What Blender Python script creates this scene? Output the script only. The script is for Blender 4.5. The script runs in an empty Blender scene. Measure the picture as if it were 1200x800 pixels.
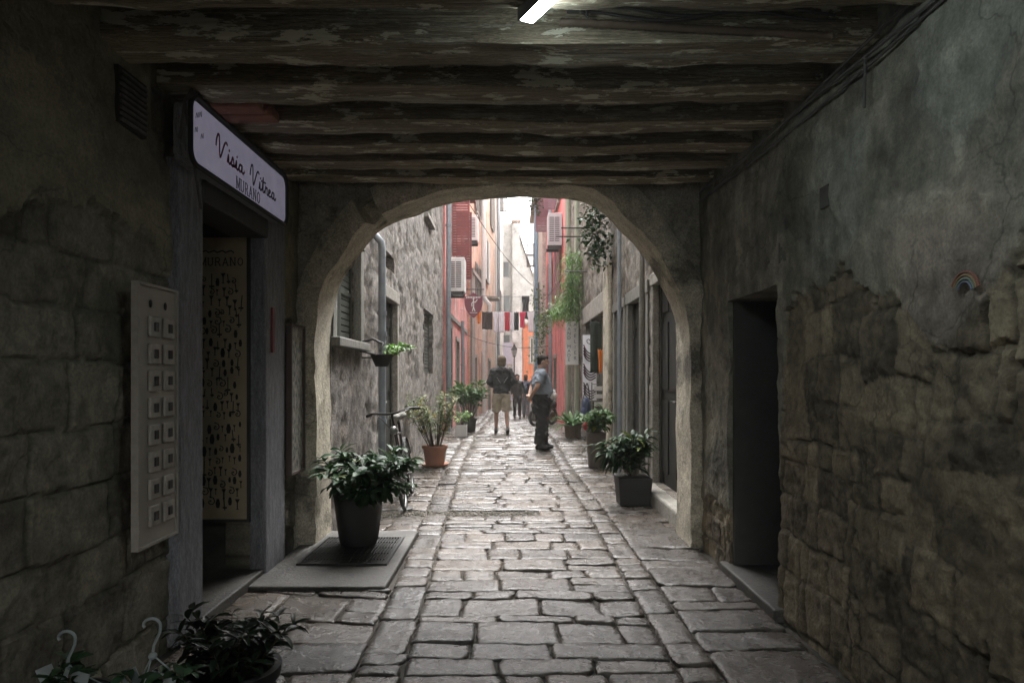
import bpy, bmesh, math, random
from mathutils import Vector, Matrix, noise, Euler
R = math.radians
random.seed(7)
S = bpy.context.scene
COL = S.collection

# ------------------------------------------------------------------ helpers
def lerp(a, b, t): return a + (b - a) * t
def sst(a, b, x):
    t = max(0.0, min(1.0, (x - a) / (b - a))); return t * t * (3 - 2 * t)
def nz(x, y, z=0.0): return noise.noise(Vector((x, y, z)))
def fbm(x, y, z=0.0, o=4): return noise.fractal(Vector((x, y, z)), 1.0, 2.0, o)
def tag(o, label=None, cat=None, group=None, kind=None):
    if label: o['label'] = label
    if cat: o['category'] = cat
    if group: o['group'] = group
    if kind: o['kind'] = kind
    return o
def empty(name, loc, label, cat, group=None, rz=0.0):
    o = bpy.data.objects.new(name, None); COL.objects.link(o)
    o.location = loc; o.rotation_euler = (0, 0, rz); o.empty_display_size = .1
    return tag(o, label, cat, group)
def wloc(o):
    v = Vector((0, 0, 0))
    while o is not None: v += Vector(o.location); o = o.parent
    return v
def copy_tree(o, parent=None):
    c = o.copy(); COL.objects.link(c)
    if parent is not None: c.parent = parent
    for ch in list(o.children): copy_tree(ch, c)
    return c
class MB:
    def __init__(s): s.v = []; s.f = []; s.c = []; s.cc = (1, 1, 1)
    def add(s, vs, fs, col=None):
        n = len(s.v); s.v += [tuple(p) for p in vs]; s.f += [tuple(i + n for i in f) for f in fs]
        s.c += [col or s.cc] * len(vs); return n
    def hexa(s, p, col=None):      # 8 corners: bottom ring 0-3, top ring 4-7
        s.add(p, [(3, 2, 1, 0), (4, 5, 6, 7), (0, 1, 5, 4), (1, 2, 6, 5), (2, 3, 7, 6), (3, 0, 4, 7)], col)
    def box(s, x0, x1, y0, y1, z0, z1, col=None, m=None):
        p = [(x0, y0, z0), (x1, y0, z0), (x1, y1, z0), (x0, y1, z0), (x0, y0, z1), (x1, y0, z1), (x1, y1, z1), (x0, y1, z1)]
        if m is not None: p = [m @ Vector(q) for q in p]
        s.hexa(p, col)
    def tube(s, pts, r, n=8, col=None, caps=True):
        pts = [Vector(p) for p in pts]; rs = r if isinstance(r, (list, tuple)) else [r] * len(pts)
        vs = []; fs = []; up = None
        for i, p in enumerate(pts):
            t = (pts[min(i + 1, len(pts) - 1)] - pts[max(i - 1, 0)])
            t = t.normalized() if t.length > 1e-9 else Vector((0, 0, 1))
            if up is None: up = Vector((0, 0, 1)) if abs(t.z) < .9 else Vector((1, 0, 0))
            a = t.cross(up)
            if a.length < 1e-6: a = t.cross(Vector((0, 1, 0)))
            a.normalize(); b = a.cross(t).normalized(); up = b
            for k in range(n):
                th = 2 * math.pi * k / n; vs.append(p + (a * math.cos(th) + b * math.sin(th)) * rs[i])
        for i in range(len(pts) - 1):
            for k in range(n):
                k2 = (k + 1) % n; fs.append((i * n + k, i * n + k2, (i + 1) * n + k2, (i + 1) * n + k))
        if caps:
            fs.append(tuple(range(n - 1, -1, -1))); fs.append(tuple(range((len(pts) - 1) * n, len(pts) * n)))
        s.add(vs, fs, col)
    def lathe(s, prof, c=(0, 0, 0), n=24, col=None, sq=0):     # prof: (radius, z)
        vs = []; fs = []
        for r, z in prof:
            for k in range(n):
                th = 2 * math.pi * (k + .5) / n; x, y = math.cos(th), math.sin(th)
                if sq:
                    e = 2.0 / sq; q = (abs(x) ** sq + abs(y) ** sq) ** (-1.0 / sq); x *= q; y *= q
                vs.append((c[0] + r * x, c[1] + r * y, c[2] + z))
        for i in range(len(prof) - 1):
            for k in range(n):
                k2 = (k + 1) % n; fs.append((i * n + k, i * n + k2, (i + 1) * n + k2, (i + 1) * n + k))
        fs.append(tuple(range(n - 1, -1, -1))); fs.append(tuple(range((len(prof) - 1) * n, len(prof) * n)))
        s.add(vs, fs, col)
    def prism(s, poly, mapf, d0, d1, col=None):                # poly in (a,b); mapf(a,b,d)
        n = len(poly); vs = [mapf(a, b, d0) for a, b in poly] + [mapf(a, b, d1) for a, b in poly]
        fs = [tuple(range(n - 1, -1, -1)), tuple(range(n, 2 * n))]
        fs += [(i, (i + 1) % n, n + (i + 1) % n, n + i) for i in range(n)]
        s.add(vs, fs, col)
    def ball(s, c, r, m=None, nu=10, nv=7, col=None):
        r = r if isinstance(r, (tuple, list)) else (r, r, r); vs = []; fs = []
        c = Vector(c)
        for i in range(1, nv):
            ph = math.pi * i / nv
            for k in range(nu):
                th = 2 * math.pi * k / nu
                q = Vector((r[0] * math.sin(ph) * math.cos(th), r[1] * math.sin(ph) * math.sin(th), r[2] * math.cos(ph)))
                vs.append(c + (m @ q if m is not None else q))
        t = Vector((0, 0, r[2])); t = m @ t if m is not None else t
        vs.append(c + t); vs.append(c - t); T = len(vs) - 2; B = T + 1
        for k in range(nu):
            k2 = (k + 1) % nu; fs.append((T, k, k2)); fs.append((B, (nv - 2) * nu + k2, (nv - 2) * nu + k))
            for i in range(nv - 2): fs.append((i * nu + k, (i + 1) * nu + k, (i + 1) * nu + k2, i * nu + k2))
        s.add(vs, fs, col)
    def build(s, name, mat, parent=None, smooth=None, bevel=0.0, local=False):
        off = Vector((0, 0, 0)) if (parent is None or local) else wloc(parent)
        me = bpy.data.meshes.new(name)
        me.from_pydata([(x - off.x, y - off.y, z - off.z) for x, y, z in s.v], [], s.f)
        a = me.color_attributes.new('tint', 'FLOAT_COLOR', 'POINT')
        a.data.foreach_set('color', [q for c in s.c for q in (c[0], c[1], c[2], 1.0)])
        me.validate(); me.materials.append(mat)
        if smooth is not None:
            me.shade_smooth(); me.set_sharp_from_angle(angle=R(smooth))
        o = bpy.data.objects.new(name, me); COL.objects.link(o)
        if parent is not None: o.parent = parent
        if bevel:
            b = o.modifiers.new('b', 'BEVEL'); b.width = bevel; b.segments = 2; b.limit_method = 'ANGLE'; b.angle_limit = R(40)
        return o
def base_at(o, loc):         # give a one-mesh thing its origin at loc
    d = Vector(loc) - Vector(o.location)
    o.data.transform(Matrix.Translation(-d)); o.location = Vector(loc); return o

def mat(name, c1, c2=None, sc=6.0, rough=.75, bump=.0, bsc=30.0, metal=0.0, attr=False, spec=.5, stretch=None, rough2=None,
        c3=None, c3sc=3.0, c3t=.58, trans=0.0, coord='Position', emit=None, grain=0.0, gsc=70.0, streak=0.0, stsc=(.5, 22, 22), crack=0.0, cksc=1.5, patch=0.0, psc=1.6, flake=0.0):
    m = bpy.data.materials.new(name); m.use_nodes = True; nt = m.node_tree; N = nt.nodes; L = nt.links
    p = N['Principled BSDF']; p.inputs['Roughness'].default_value = rough; p.inputs['Metallic'].default_value = metal
    p.inputs['Specular IOR Level'].default_value = spec
    if coord == 'Position': src = N.new('ShaderNodeNewGeometry').outputs['Position']
    else: src = N.new('ShaderNodeTexCoord').outputs['Object']
    if stretch:
        mp = N.new('ShaderNodeMapping'); mp.inputs['Scale'].default_value = stretch; L.new(src, mp.inputs['Vector']); src = mp.outputs['Vector']
    def tex(scale, detail=6, ro=.6):
        t = N.new('ShaderNodeTexNoise'); t.inputs['Scale'].default_value = scale; t.inputs['Detail'].default_value = detail
        t.inputs['Roughness'].default_value = ro; L.new(src, t.inputs['Vector']); return t.outputs['Fac']
    def ramp(fac, a, b, ca, cb):
        r = N.new('ShaderNodeValToRGB'); L.new(fac, r.inputs['Fac']); e = r.color_ramp.elements
        e[0].position = a; e[0].color = (*ca, 1); e[1].position = b; e[1].color = (*cb, 1); return r.outputs['Color']
    def mix(fac, a, b, mode='MIX'):
        x = N.new('ShaderNodeMix'); x.data_type = 'RGBA'; x.blend_type = mode
        if isinstance(fac, float): x.inputs[0].default_value = fac
        else: L.new(fac, x.inputs[0])
        L.new(a, x.inputs[6]); L.new(b, x.inputs[7]); return x.outputs[2]
    c2 = c2 or tuple(q * .82 for q in c1)
    col = ramp(tex(sc), .35, .65, c1, c2)
    if c3:
        col = mix(ramp(tex(c3sc, 8, .7), c3t, c3t + .05, (0, 0, 0), (1, 1, 1)), col, ramp(tex(sc * 2), .3, .7, c3, tuple(q * .8 for q in c3)))
    if grain:
        col = mix(1.0, col, ramp(tex(gsc, 4, .7), .34, .62, (1 - grain,) * 3, (1.12,) * 3), 'MULTIPLY')
        col = mix(1.0, col, ramp(tex(gsc * .22, 5, .7), .36, .6, (1 - grain * .5,) * 3, (1.06,) * 3), 'MULTIPLY')
    if streak:
        mp = N.new('ShaderNodeMapping'); mp.inputs['Scale'].default_value = stsc; L.new(src, mp.inputs['Vector'])
        t = N.new('ShaderNodeTexNoise'); t.inputs['Scale'].default_value = 3.0; t.inputs['Detail'].default_value = 7; t.inputs['Roughness'].default_value = .72; L.new(mp.outputs[0], t.inputs['Vector'])
        sf = t.outputs['Fac']; col = mix(1.0, col, ramp(sf, .36, .6, (1 - streak,) * 3, (1.1,) * 3), 'MULTIPLY')
    if flake:
        mp = N.new('ShaderNodeMapping'); mp.inputs['Scale'].default_value = (2.2, 8, 8); L.new(N.new('ShaderNodeNewGeometry').outputs['Position'], mp.inputs['Vector'])
        t = N.new('ShaderNodeTexNoise'); t.inputs['Scale'].default_value = 1.6; t.inputs['Detail'].default_value = 12; t.inputs['Roughness'].default_value = .68; L.new(mp.outputs[0], t.inputs['Vector'])
        fk = N.new('ShaderNodeRGB'); fk.outputs[0].default_value = (.62, .6, .47, 1)
        col = mix(ramp(t.outputs['Fac'], flake, flake + .02, (0, 0, 0), (1, 1, 1)), col, fk.outputs[0])
    if patch:
        col = mix(1.0, col, ramp(tex(psc, 12, .62), .53, .545, (1, 1, 1), (1 - patch, 1 - patch, 1 - patch * 1.1)), 'MULTIPLY')
        col = mix(1.0, col, ramp(tex(psc * 2.7, 12, .66), .6, .612, (1, 1, 1), (1 + patch * .8,) * 3), 'MULTIPLY')
    if crack:
        nn = N.new('ShaderNodeTexNoise'); nn.inputs['Scale'].default_value = 3.0; nn.inputs['Detail'].default_value = 6; L.new(src, nn.inputs['Vector'])
        ad = N.new('ShaderNodeVectorMath'); ad.operation = 'MULTIPLY_ADD'; ad.inputs[1].default_value = (.5, .5, .5); L.new(nn.outputs['Color'], ad.inputs[0]); L.new(src, ad.inputs[2])
        vo = N.new('ShaderNodeTexVoronoi'); vo.feature = 'DISTANCE_TO_EDGE'; vo.inputs['Scale'].default_value = cksc; L.new(ad.outputs[0], vo.inputs['Vector'])
        ck = ramp(vo.outputs['Distance'], .004, .012, (1 - crack,) * 3, (1, 1, 1)); mk = ramp(tex(1.1, 3), .46, .56, (0, 0, 0), (1, 1, 1))
        col = mix(mk, col, mix(1.0, col, ck, 'MULTIPLY'))
    if attr:
        a = N.new('ShaderNodeAttribute'); a.attribute_name = 'tint'; col = mix(1.0, col, a.outputs['Color'], 'MULTIPLY')
    L.new(col, p.inputs['Base Color'])
    if rough2 is not None:
        r = N.new('ShaderNodeMapRange'); r.inputs[1].default_value = .3; r.inputs[2].default_value = .7
        r.inputs[3].default_value = rough; r.inputs[4].default_value = rough2
        L.new(tex(sc * 1.7), r.inputs[0]); L.new(r.outputs[0], p.inputs['Roughness'])
    if bump:
        b = N.new('ShaderNodeBump'); b.inputs['Strength'].default_value = bump; b.inputs['Distance'].default_value = .02
        L.new(tex(bsc, 8, .65), b.inputs['Height']); L.new(b.outputs['Normal'], p.inputs['Normal'])
    if trans:
        t = N.new('ShaderNodeBsdfTranslucent'); L.new(col, t.inputs['Color'])
        x = N.new('ShaderNodeMixShader'); x.inputs[0].default_value = trans
        L.new(p.outputs[0], x.inputs[1]); L.new(t.outputs[0], x.inputs[2]); L.new(x.outputs[0], N['Material Output'].inputs['Surface'])
    if emit:
        p.inputs['Emission Color'].default_value = (*emit[0], 1); p.inputs['Emission Strength'].default_value = emit[1]
    return m

M = {}
M['paving'] = mat('paving_limestone', grain=0.35, c1=(.105, .087, .073), c2=(.064, .054, .046), sc=5, rough=.15, rough2=.42, bump=.5, bsc=30, attr=True, spec=.42)
M['dirt'] = mat('joint_dirt', (.075, .066, .054), (.045, .04, .034), sc=9, rough=.9, bump=.6, bsc=50)
M['gravel'] = mat('gravel', (.16, .145, .12), (.08, .072, .06), sc=60, rough=.9, bump=.9, bsc=90)
M['concrete'] = mat('slab_concrete', patch=.3, psc=2.5, crack=.6, cksc=2.5, grain=.5, c1=(.085, .078, .066), c2=(.055, .05, .044), sc=4, rough=.6, bump=.4, bsc=40)
M['oldwall'] = mat('old_wall', patch=.16, crack=.35, grain=.25, c1=(.95, .95, .95), c2=(.66, .66, .66), sc=7, rough=.85, bump=.7, bsc=28, attr=True)
M['oldwall2'] = mat('rubble_wall', patch=.3, psc=5.0, streak=.35, stsc=(1, .45, 1.6), grain=.6, c1=(1, 1, 1), c2=(.6, .58, .55), sc=9, rough=.88, bump=.9, bsc=18, attr=True)
M['archstone'] = mat('arch_render', grain=0.45, patch=.25, crack=.5, cksc=2.2, c1=(.62, .56, .44), c2=(.46, .42, .33), sc=5, rough=.85, bump=.8, bsc=22, c3=(.27, .245, .2), c3sc=1.6, c3t=.56)
M['timber'] = mat('old_timber', flake=.56, streak=.75, grain=.35, c1=(.44, .37, .26), c2=(.28, .23, .155), sc=4, rough=.85, bump=.9, bsc=9, stretch=(.4, 5, 5), c3=(.62, .58, .46), c3sc=1.7, c3t=.545)
M['timber_red'] = mat('reddish_brick', (.3, .13, .085), (.2, .1, .07), sc=6, rough=.9, bump=.8, bsc=20, c3=(.45, .4, .34), c3sc=5, c3t=.6)
M['plank'] = mat('ceiling_boards', streak=.6, stsc=(22, .5, 22), grain=.35, c1=(.24, .2, .15), c2=(.12, .1, .08), sc=5, rough=.9, bump=.7, bsc=15, stretch=(4, .6, 4))
M['jamb'] = mat('grey_jamb_paint', grain=0.45, c1=(.26, .26, .28), c2=(.17, .17, .185), sc=8, rough=.7, bump=.6, bsc=30, stretch=(3, 3, .6))
M['darkwood'] = mat('dark_door_paint', (.05, .048, .04), (.03, .03, .025), sc=6, rough=.6, bump=.4, bsc=20, stretch=(4, 4, .5))
M['blackdoor'] = mat('shade_black_door', (.055, .054, .045), (.035, .035, .03), sc=6, rough=.7)  # near-black on door and linings, with the recess shade put into the colour
M['shadedoor'] = mat('almost_black_door', (.018, .018, .016), (.028, .027, .023), sc=6, rough=.6)  # shade painted in: keeps the shallow doorways as dark as deep openings
M['greenshutter'] = mat('dark_green_shutter', (.06, .068, .056), (.042, .048, .04), sc=6, rough=.55, bump=.3, bsc=20)
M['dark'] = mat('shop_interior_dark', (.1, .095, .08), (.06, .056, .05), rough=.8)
M['glass'] = mat('window_glass_dark', (.03, .033, .036), (.02, .022, .025), rough=.12, spec=.6)
M['stucco'] = mat('pale_stone_trim', grain=0.45, c1=(.4, .375, .33), c2=(.29, .27, .235), sc=6, rough=.85, bump=.7, bsc=25)
M['trimgrey'] = mat('weathered_grey_wood', grain=0.45, c1=(.27, .265, .235), c2=(.18, .175, .155), sc=7, rough=.8, bump=.5, bsc=24, stretch=(3, 3, .5))
M['pink'] = mat('pink_render', patch=.26, psc=.9, streak=.3, stsc=(3, 3, .35), grain=0.3, c1=(.76, .31, .28), c2=(.62, .26, .24), sc=2.5, rough=.9, bump=.4, bsc=18, c3=(.62, .45, .4), c3sc=1.6, c3t=.58)
M['pinkred'] = mat('rose_red_render', patch=.26, psc=.9, streak=.3, stsc=(3, 3, .35), grain=0.3, c1=(.85, .27, .26), c2=(.72, .23, .22), sc=2.0, rough=.9, bump=.4, bsc=18, c3=(.58, .32, .29), c3sc=1.4, c3t=.6)
M['mauve'] = mat('mauve_render', patch=.14, psc=.9, streak=.3, stsc=(3, 3, .35), grain=0.3, c1=(.42, .27, .28), c2=(.32, .22, .22), sc=2, rough=.9, bump=.4, bsc=18)
M['orange'] = mat('peach_render', patch=.26, psc=.9, streak=.3, stsc=(3, 3, .35), grain=0.3, c1=(.72, .42, .29), c2=(.6, .36, .26), sc=2.2, rough=.9, bump=.3, bsc=18, c3=(.68, .55, .46), c3sc=1.2, c3t=.56)
M['vermil'] = mat('orange_render', patch=.14, psc=.9, streak=.3, stsc=(3, 3, .35), grain=0.2, c1=(.75, .22, .1), c2=(.65, .2, .1), sc=2, rough=.9, bump=.3)
M['white'] = mat('whitewashed_stone', grain=0.45, c1=(.66, .63, .6), c2=(.44, .42, .4), sc=2.0, rough=.9, bump=.6, bsc=12, c3=(.34, .32, .3), c3sc=2.0, c3t=.6)
M['brownwall'] = mat('grey_brown_render', grain=0.45, c1=(.34, .29, .25), c2=(.22, .19, .17), sc=2.4, rough=.9, bump=.7, bsc=14)
M['redshutter'] = mat('dark_red_shutter', (.21, .04, .04), (.16, .033, .033), sc=5, rough=.6, bump=.2)
M['mauveshutter'] = mat('maroon_shutter', (.24, .1, .13), (.18, .08, .1), sc=5, rough=.6, bump=.2)
M['brownshutter'] = mat('brown_shutter', (.1, .07, .06), (.07, .05, .045), sc=5, rough=.6, bump=.2)
M['tile'] = mat('terracotta_tile', (.3, .2, .15), (.24, .17, .13), sc=6, rough=.85, bump=.4)
M['whiteplastic'] = mat('white_casing', (.72, .72, .7), (.62, .62, .6), sc=9, rough=.45)
M['greyplastic'] = mat('grey_vent', (.12, .12, .12), rough=.5)
M['zinc'] = mat('zinc_pipe', (.33, .37, .41), (.25, .28, .31), sc=8, rough=.4, metal=.35, bump=.1)
M['bluepipe'] = mat('pale_blue_pipe', (.2, .34, .5), (.17, .3, .45), rough=.45)
M['metal'] = mat('dull_steel', (.22, .22, .21), (.14, .14, .135), sc=20, rough=.45, metal=.7)
M['iron'] = mat('black_iron', (.022, .022, .022), (.03, .027, .024), sc=20, rough=.5, metal=.3)
M['rubber'] = mat('black_rubber', (.018, .018, .018), (.025, .025, .024), rough=.7)
M['cable'] = mat('grey_cable', (.06, .058, .052), (.09, .085, .078), rough=.6)
M['palecable'] = mat('pale_cable', (.45, .44, .42), rough=.6)
M['sign'] = mat('lightbox_sign_face', (.5, .48, .54), (.37, .36, .42), sc=5, rough=.4, emit=((.66, .62, .84), .016))
M['ink_red'] = mat('sign_red_ink', (.36, .025, .035), rough=.5)
M['ink_dark'] = mat('sign_dark_ink', (.07, .05, .07), rough=.5)
M['board'] = mat('ivory_display_board', (.36, .315, .27), (.3, .265, .225), sc=5, rough=.55)
M['tilew'] = mat('cream_card', (.36, .325, .28), (.29, .26, .22), sc=30, rough=.6)
M['poster'] = mat('parchment_poster', (.42, .34, .22), (.3, .245, .16), sc=4, rough=.8)
M['blackink'] = mat('black_print', (.02, .019, .017), rough=.7)
M['noticebd'] = mat('stained_notice', (.34, .32, .28), (.05, .05, .045), sc=26, rough=.7, stretch=(1, 1, .7))
M['terracotta'] = mat('terracotta_pot', (.33, .15, .09), (.26, .125, .08), sc=7, rough=.85, bump=.2)
M['potdark'] = mat('charcoal_pot', (.026, .026, .024), (.018, .018, .017), sc=7, rough=.6)
M['potbrown'] = mat('brown_wooden_tub', (.2, .15, .1), (.13, .1, .07), sc=10, rough=.8, stretch=(6, 6, .6), bump=.4)
M['potbronze'] = mat('dark_bronze_pot', (.11, .085, .065), (.075, .06, .05), sc=6, rough=.65)
M['leaf'] = mat('leaf_green', (.075, .15, .045), (.048, .105, .034), sc=14, rough=.6, attr=True, trans=.25, spec=.25)
M['leafdark'] = mat('leaf_dark_glossy', (.03, .066, .026), (.02, .045, .02), sc=14, rough=.52, attr=True, trans=.2, spec=.22)
M['leafshade'] = mat('shade_dark_leaf', (.014, .026, .012), (.008, .016, .008), sc=14, rough=.45, attr=True, spec=.3)  # leaf colour darkened to stand in for the shade of the near corner
M['leafpale'] = mat('leaf_grey_green', (.17, .19, .1), (.11, .14, .07), sc=14, rough=.65, attr=True, trans=.3, spec=.25)
M['fern'] = mat('fern_green', (.15, .28, .06), (.09, .19, .045), sc=10, rough=.5, attr=True, trans=.35)
M['stem'] = mat('brown_stem', (.1, .075, .05), (.07, .055, .04), rough=.8)
M['soil'] = mat('potting_soil', (.03, .024, .018), (.02, .017, .013), sc=40, rough=.95, bump=.8, bsc=60)
M['skin'] = mat('skin', (.42, .25, .18), (.38, .22, .16), sc=20, rough=.55)
M['hairbrown'] = mat('greying_brown_hair', (.085, .058, .036), (.15, .115, .08), sc=60, rough=.85, spec=.15, bump=.6, bsc=120)
M['hairdark'] = mat('dark_hair', (.012, .01, .009), (.022, .018, .015), sc=60, rough=.85, spec=.12, bump=.5, bsc=120)
M['jacket'] = mat('black_jacket', (.014, .014, .016), (.02, .02, .022), sc=10, rough=.85, bump=.4, bsc=14)
M['khaki'] = mat('khaki_cloth', (.44, .38, .29), (.36, .31, .23), sc=8, rough=.9, bump=.5, bsc=14)
M['polo'] = mat('grey_blue_polo', (.2, .23, .27), (.16, .185, .22), sc=8, rough=.9, bump=.4, bsc=14)
M['trouser'] = mat('black_trousers', (.016, .016, .017), (.024, .023, .023), sc=8, rough=.85, bump=.4, bsc=12)
M['shoe'] = mat('black_shoe', (.015, .014, .014), rough=.5)
M['trainer'] = mat('grey_trainer', (.2, .18, .17), (.1, .09, .09), sc=30, rough=.7)
M['denim'] = mat('grey_jeans', (.22, .23, .27), (.17, .18, .21), sc=8, rough=.9)
M['navy'] = mat('navy_cloth', (.04, .055, .1), (.03, .04, .08), sc=8, rough=.85)
M['redcloth'] = mat('red_cloth', (.5, .03, .05), (.42, .025, .045), sc=8, rough=.9)
M['pinkcloth'] = mat('pink_cloth', (.62, .06, .13), (.55, .05, .11), sc=8, rough=.9)
M['whitecloth'] = mat('white_cloth', (.85, .84, .87), (.76, .75, .79), sc=6, rough=.9, trans=.25)
M['browncloth'] = mat('dark_brown_cloth', (.05, .038, .034), (.035, .028, .026), sc=6, rough=.95)
M['blackcloth'] = mat('black_cloth', (.018, .02, .026), (.026, .028, .034), sc=6, rough=.95)
M['greencloth'] = mat('dark_green_cloth', (.03, .038, .03), (.04, .05, .036), sc=10, rough=.95)
M['orangecloth'] = mat('orange_cloth', (.75, .25, .04), (.65, .21, .035), sc=8, rough=.9, trans=.2)
M['maroon'] = mat('maroon_sign_paint', (.21, .05, .075), (.17, .04, .06), sc=6, rough=.5)
M['signwhite'] = mat('white_sign_paint', (.74, .72, .7), (.66, .64, .62), sc=8, rough=.5)
M['greyink'] = mat('grey_letter_paint', (.16, .16, .17), rough=.5)
M['tube'] = mat('lit_tube_diffuser', (.8, .85, .85), rough=.4, emit=((.82, .96, 1.0), 4.0))
M['housing'] = mat('lamp_housing', (.3, .33, .33), rough=.5)
M['conduit'] = mat('brown_conduit', (.17, .12, .085), (.12, .09, .065), rough=.5)
M['clearplastic'] = mat('milky_plastic', (.38, .43, .43), (.32, .37, .37), rough=.3, trans=.4)
M['lampglass'] = mat('lantern_glass', (.5, .5, .48), rough=.2)
M['plasterteal'] = mat('x', (.5, .5, .5))

# ------------------------------------------------------------------ ground
def gz(y):
    if y < 10: return 0.0
    if y < 15.5: return .07 * sst(10, 15.5, y)
    return .07 - .30 * sst(15.5, 28, y) - max(0, y - 28) * .006
def wallL(y): return -1.8 if y < 6.25 else (-1.65 if y < 17 else -1.6)
def wallR(y): return 1.62 if y < 6.25 else 1.75
g = MB()
ys = [-60, -30, -12] + [(-6 + .5 * i) for i in range(0, 130)] + [80, 140]
xs = [-60, -20, -6, -3, -1, 0, 1, 3, 6, 20, 60]
for y in ys:
    for x in xs: g.add([(x, y, gz(y) - .02)], [])
W = len(xs)
for j in range(len(ys) - 1):
    for i in range(W - 1): g.f.append((j * W + i, j * W + i + 1, (j + 1) * W + i + 1, (j + 1) * W + i))
tag(g.build('ground', M['dirt']), kind='structure')

pv = MB()
def stone(c, gap, nx, ny, h=0.0, rnd=.016):
    """c: corners near-left, near-right, far-right, far-left (x,y); a worn flagstone with rounded arrises"""
    c = [Vector((p[0], p[1])) for p in c]
    ctr = sum(c, Vector((0, 0))) / 4
    wx = ((c[1] - c[0]).length + (c[2] - c[3]).length) / 2; wy = ((c[3] - c[0]).length + (c[2] - c[1]).length) / 2
    if wx < .05 or wy < .05: return
    k = random.random(); hue = random.uniform(-.03, .09)
    b = random.uniform(.62, 1.22)
    if k < .12: b *= .72
    col = (b * (1 + hue), b * (1 + hue * .25), b * (1 - hue * .9))
    tx, ty = random.gauss(0, .012), random.gauss(0, .012); dz = random.gauss(0, .004) + h
    sx = random.uniform(0, 99); n0 = len(pv.v)
    us = [0] + [.5 - .5 * math.cos(math.pi * (i + .6) / (nx + .2)) for i in range(nx)] + [1]
    vs = [0] + [.5 - .5 * math.cos(math.pi * (i + .6) / (ny + .2)) for i in range(ny)] + [1]
    dish = random.uniform(-.003, .006); cr_ = [random.choice((0, .006, .012, .03)) for _ in range(4)]
    for v in vs:
        for u in us:
            p = lerp(lerp(c[0], c[1], u), lerp(c[3], c[2], u), v)
            eu, ev = min(u, 1 - u) * wx, min(v, 1 - v) * wy
            # rounded corners
            if eu < .05 and ev < .05:
                q = (1 - eu / .05) * (1 - ev / .05); p = p + (ctr - p).normalized() * cr_[(1 if u > .5 else 0) + (2 if v > .5 else 0)] * q
            d = ctr - p; p = p + d.normalized() * gap if d.length > .01 else p
            wob = nz(p.x * 9 + sx, p.y * 9, 3) * .011 * (1 if min(eu, ev) < .001 else .4) + nz(p.x * 24, p.y * 24, sx) * .005
            p = p + Vector((wob, nz(p.x * 9, p.y * 9 + sx, 7) * .01 + nz(p.x * 25, p.y * 25 + sx, 9) * .005))
            e = min(eu, ev) + .006 * nz(p.x * 22, p.y * 22, sx)
            t = max(0, min(1, e / rnd)); z = -.012 * (1 - t) ** 2
            z += fbm(p.x * 6 + sx, p.y * 6, 0, 4) * .007 - .006 * max(0, fbm(p.x * 16, p.y * 16 + sx, 3, 3) - .25) - dish * (1 - (2 * u - 1) ** 2) * (1 - (2 * v - 1) ** 2)
            z += (p - ctr).x * tx + (p - ctr).y * ty + dz
            if e < .0005 and (u in (0, 1) or v in (0, 1)): z -= .012
            pv.v.append((p.x, p.y, gz(p.y) + z)); pv.c.append(col)
    A = len(us)
    for j in range(len(vs) - 1):
        for i in range(A - 1):
            a = n0 + j * A + i; pv.f.append((a, a + 1, a + A + 1, a + A))
    ring = [n0 + i for i in range(A)] + [n0 + j * A + A - 1 for j in range(1, len(vs))] + \
           [n0 + (len(vs) - 1) * A + i for i in range(A - 2, -1, -1)] + [n0 + j * A for j in range(len(vs) - 2, 0, -1)]
    m0 = len(pv.v)
    for r in ring:
        x, y, z = pv.v[r]; pv.v.append((x, y, gz(y) - .05)); pv.c.append(tuple(q * .8 for q in col))
    for i in range(len(ring)):
        j = (i + 1) % len(ring); pv.f.append((ring[j], ring[i], m0 + i, m0 + j))
def gl(y): return lerp(-.64, -.90, max(0, min(1, (y - 3.2) / 8.0)))
def gr(y): return .93 - .05 * sst(6, 12, y)
def det(y): return 11 if 2.4 < y < 6 else (7 if y < 10 else 3)
def rows(y0, y1, xa, xb, dmin, dmax, wmin, wmax, gap=.005, skip=None, tilt=.03, h=0.0):
    y = y0; prev = None
    while y < y1:
        d = random.uniform(dmin, dmax)
        if random.random() < .22: d *= .62
        cur_t, cur_n = random.gauss(0, tilt), random.uniform(0, 99)
        line = lambda x, yy=y, t=cur_t, n=cur_n: yy + t * x + .018 * nz(x * 2.1, n)
        if prev is not None:
            pl, py = prev
            L_, R_ = xa((py + y) / 2), xb((py + y) / 2); x = L_
            cuts = [L_]
            while R_ - x > wmax * .8:
                x += random.uniform(wmin, wmax)
                if R_ - x < wmin * .7: break
                cuts.append(x)
            cuts.append(R_)
            for i in range(len(cuts) - 1):
                a, b = cuts[i], cuts[i + 1]
                j = [random.gauss(0, .012) for _ in range(4)]
                a0, a1 = (a + (j[0] if i else 0)), (a + (j[1] if i else 0)); last = i == len(cuts) - 2
                b0, b1 = (b + (0 if last else j[2])), (b + (0 if last else j[3]))
                if i: a0, a1 = pj
                pj = (b0, b1)
                cx, cy = (a + b) / 2, (py + y) / 2
                if skip and skip(cx, cy): continue
                C = [(a0, pl(a0)), (b0, pl(b0)), (b1, line(b1)), (a1, line(a1))]
                n = det(cy); nx = max(2, int(n * (b - a) / .3)) if cy < 10 else max(2, int((b - a) / .16))
                # some blocks are split again
                if y - py > .24 and random.random() < .16:
                    t = random.uniform(.4, .6); ml = (lerp(C[0][0], C[3][0], t), lerp(C[0][1], C[3][1], t)); mr = (lerp(C[1][0], C[2][0], t), lerp(C[1][1], C[2][1], t))
                    stone([C[0], C[1], mr, ml], gap, nx, max(2, n - 2), h); stone([ml, mr, C[2], C[3]], gap, nx, max(2, n - 2), h)
                else: stone(C, gap, nx, n if cy < 10 else 3, h)
        prev = (line, y); y += d
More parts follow.
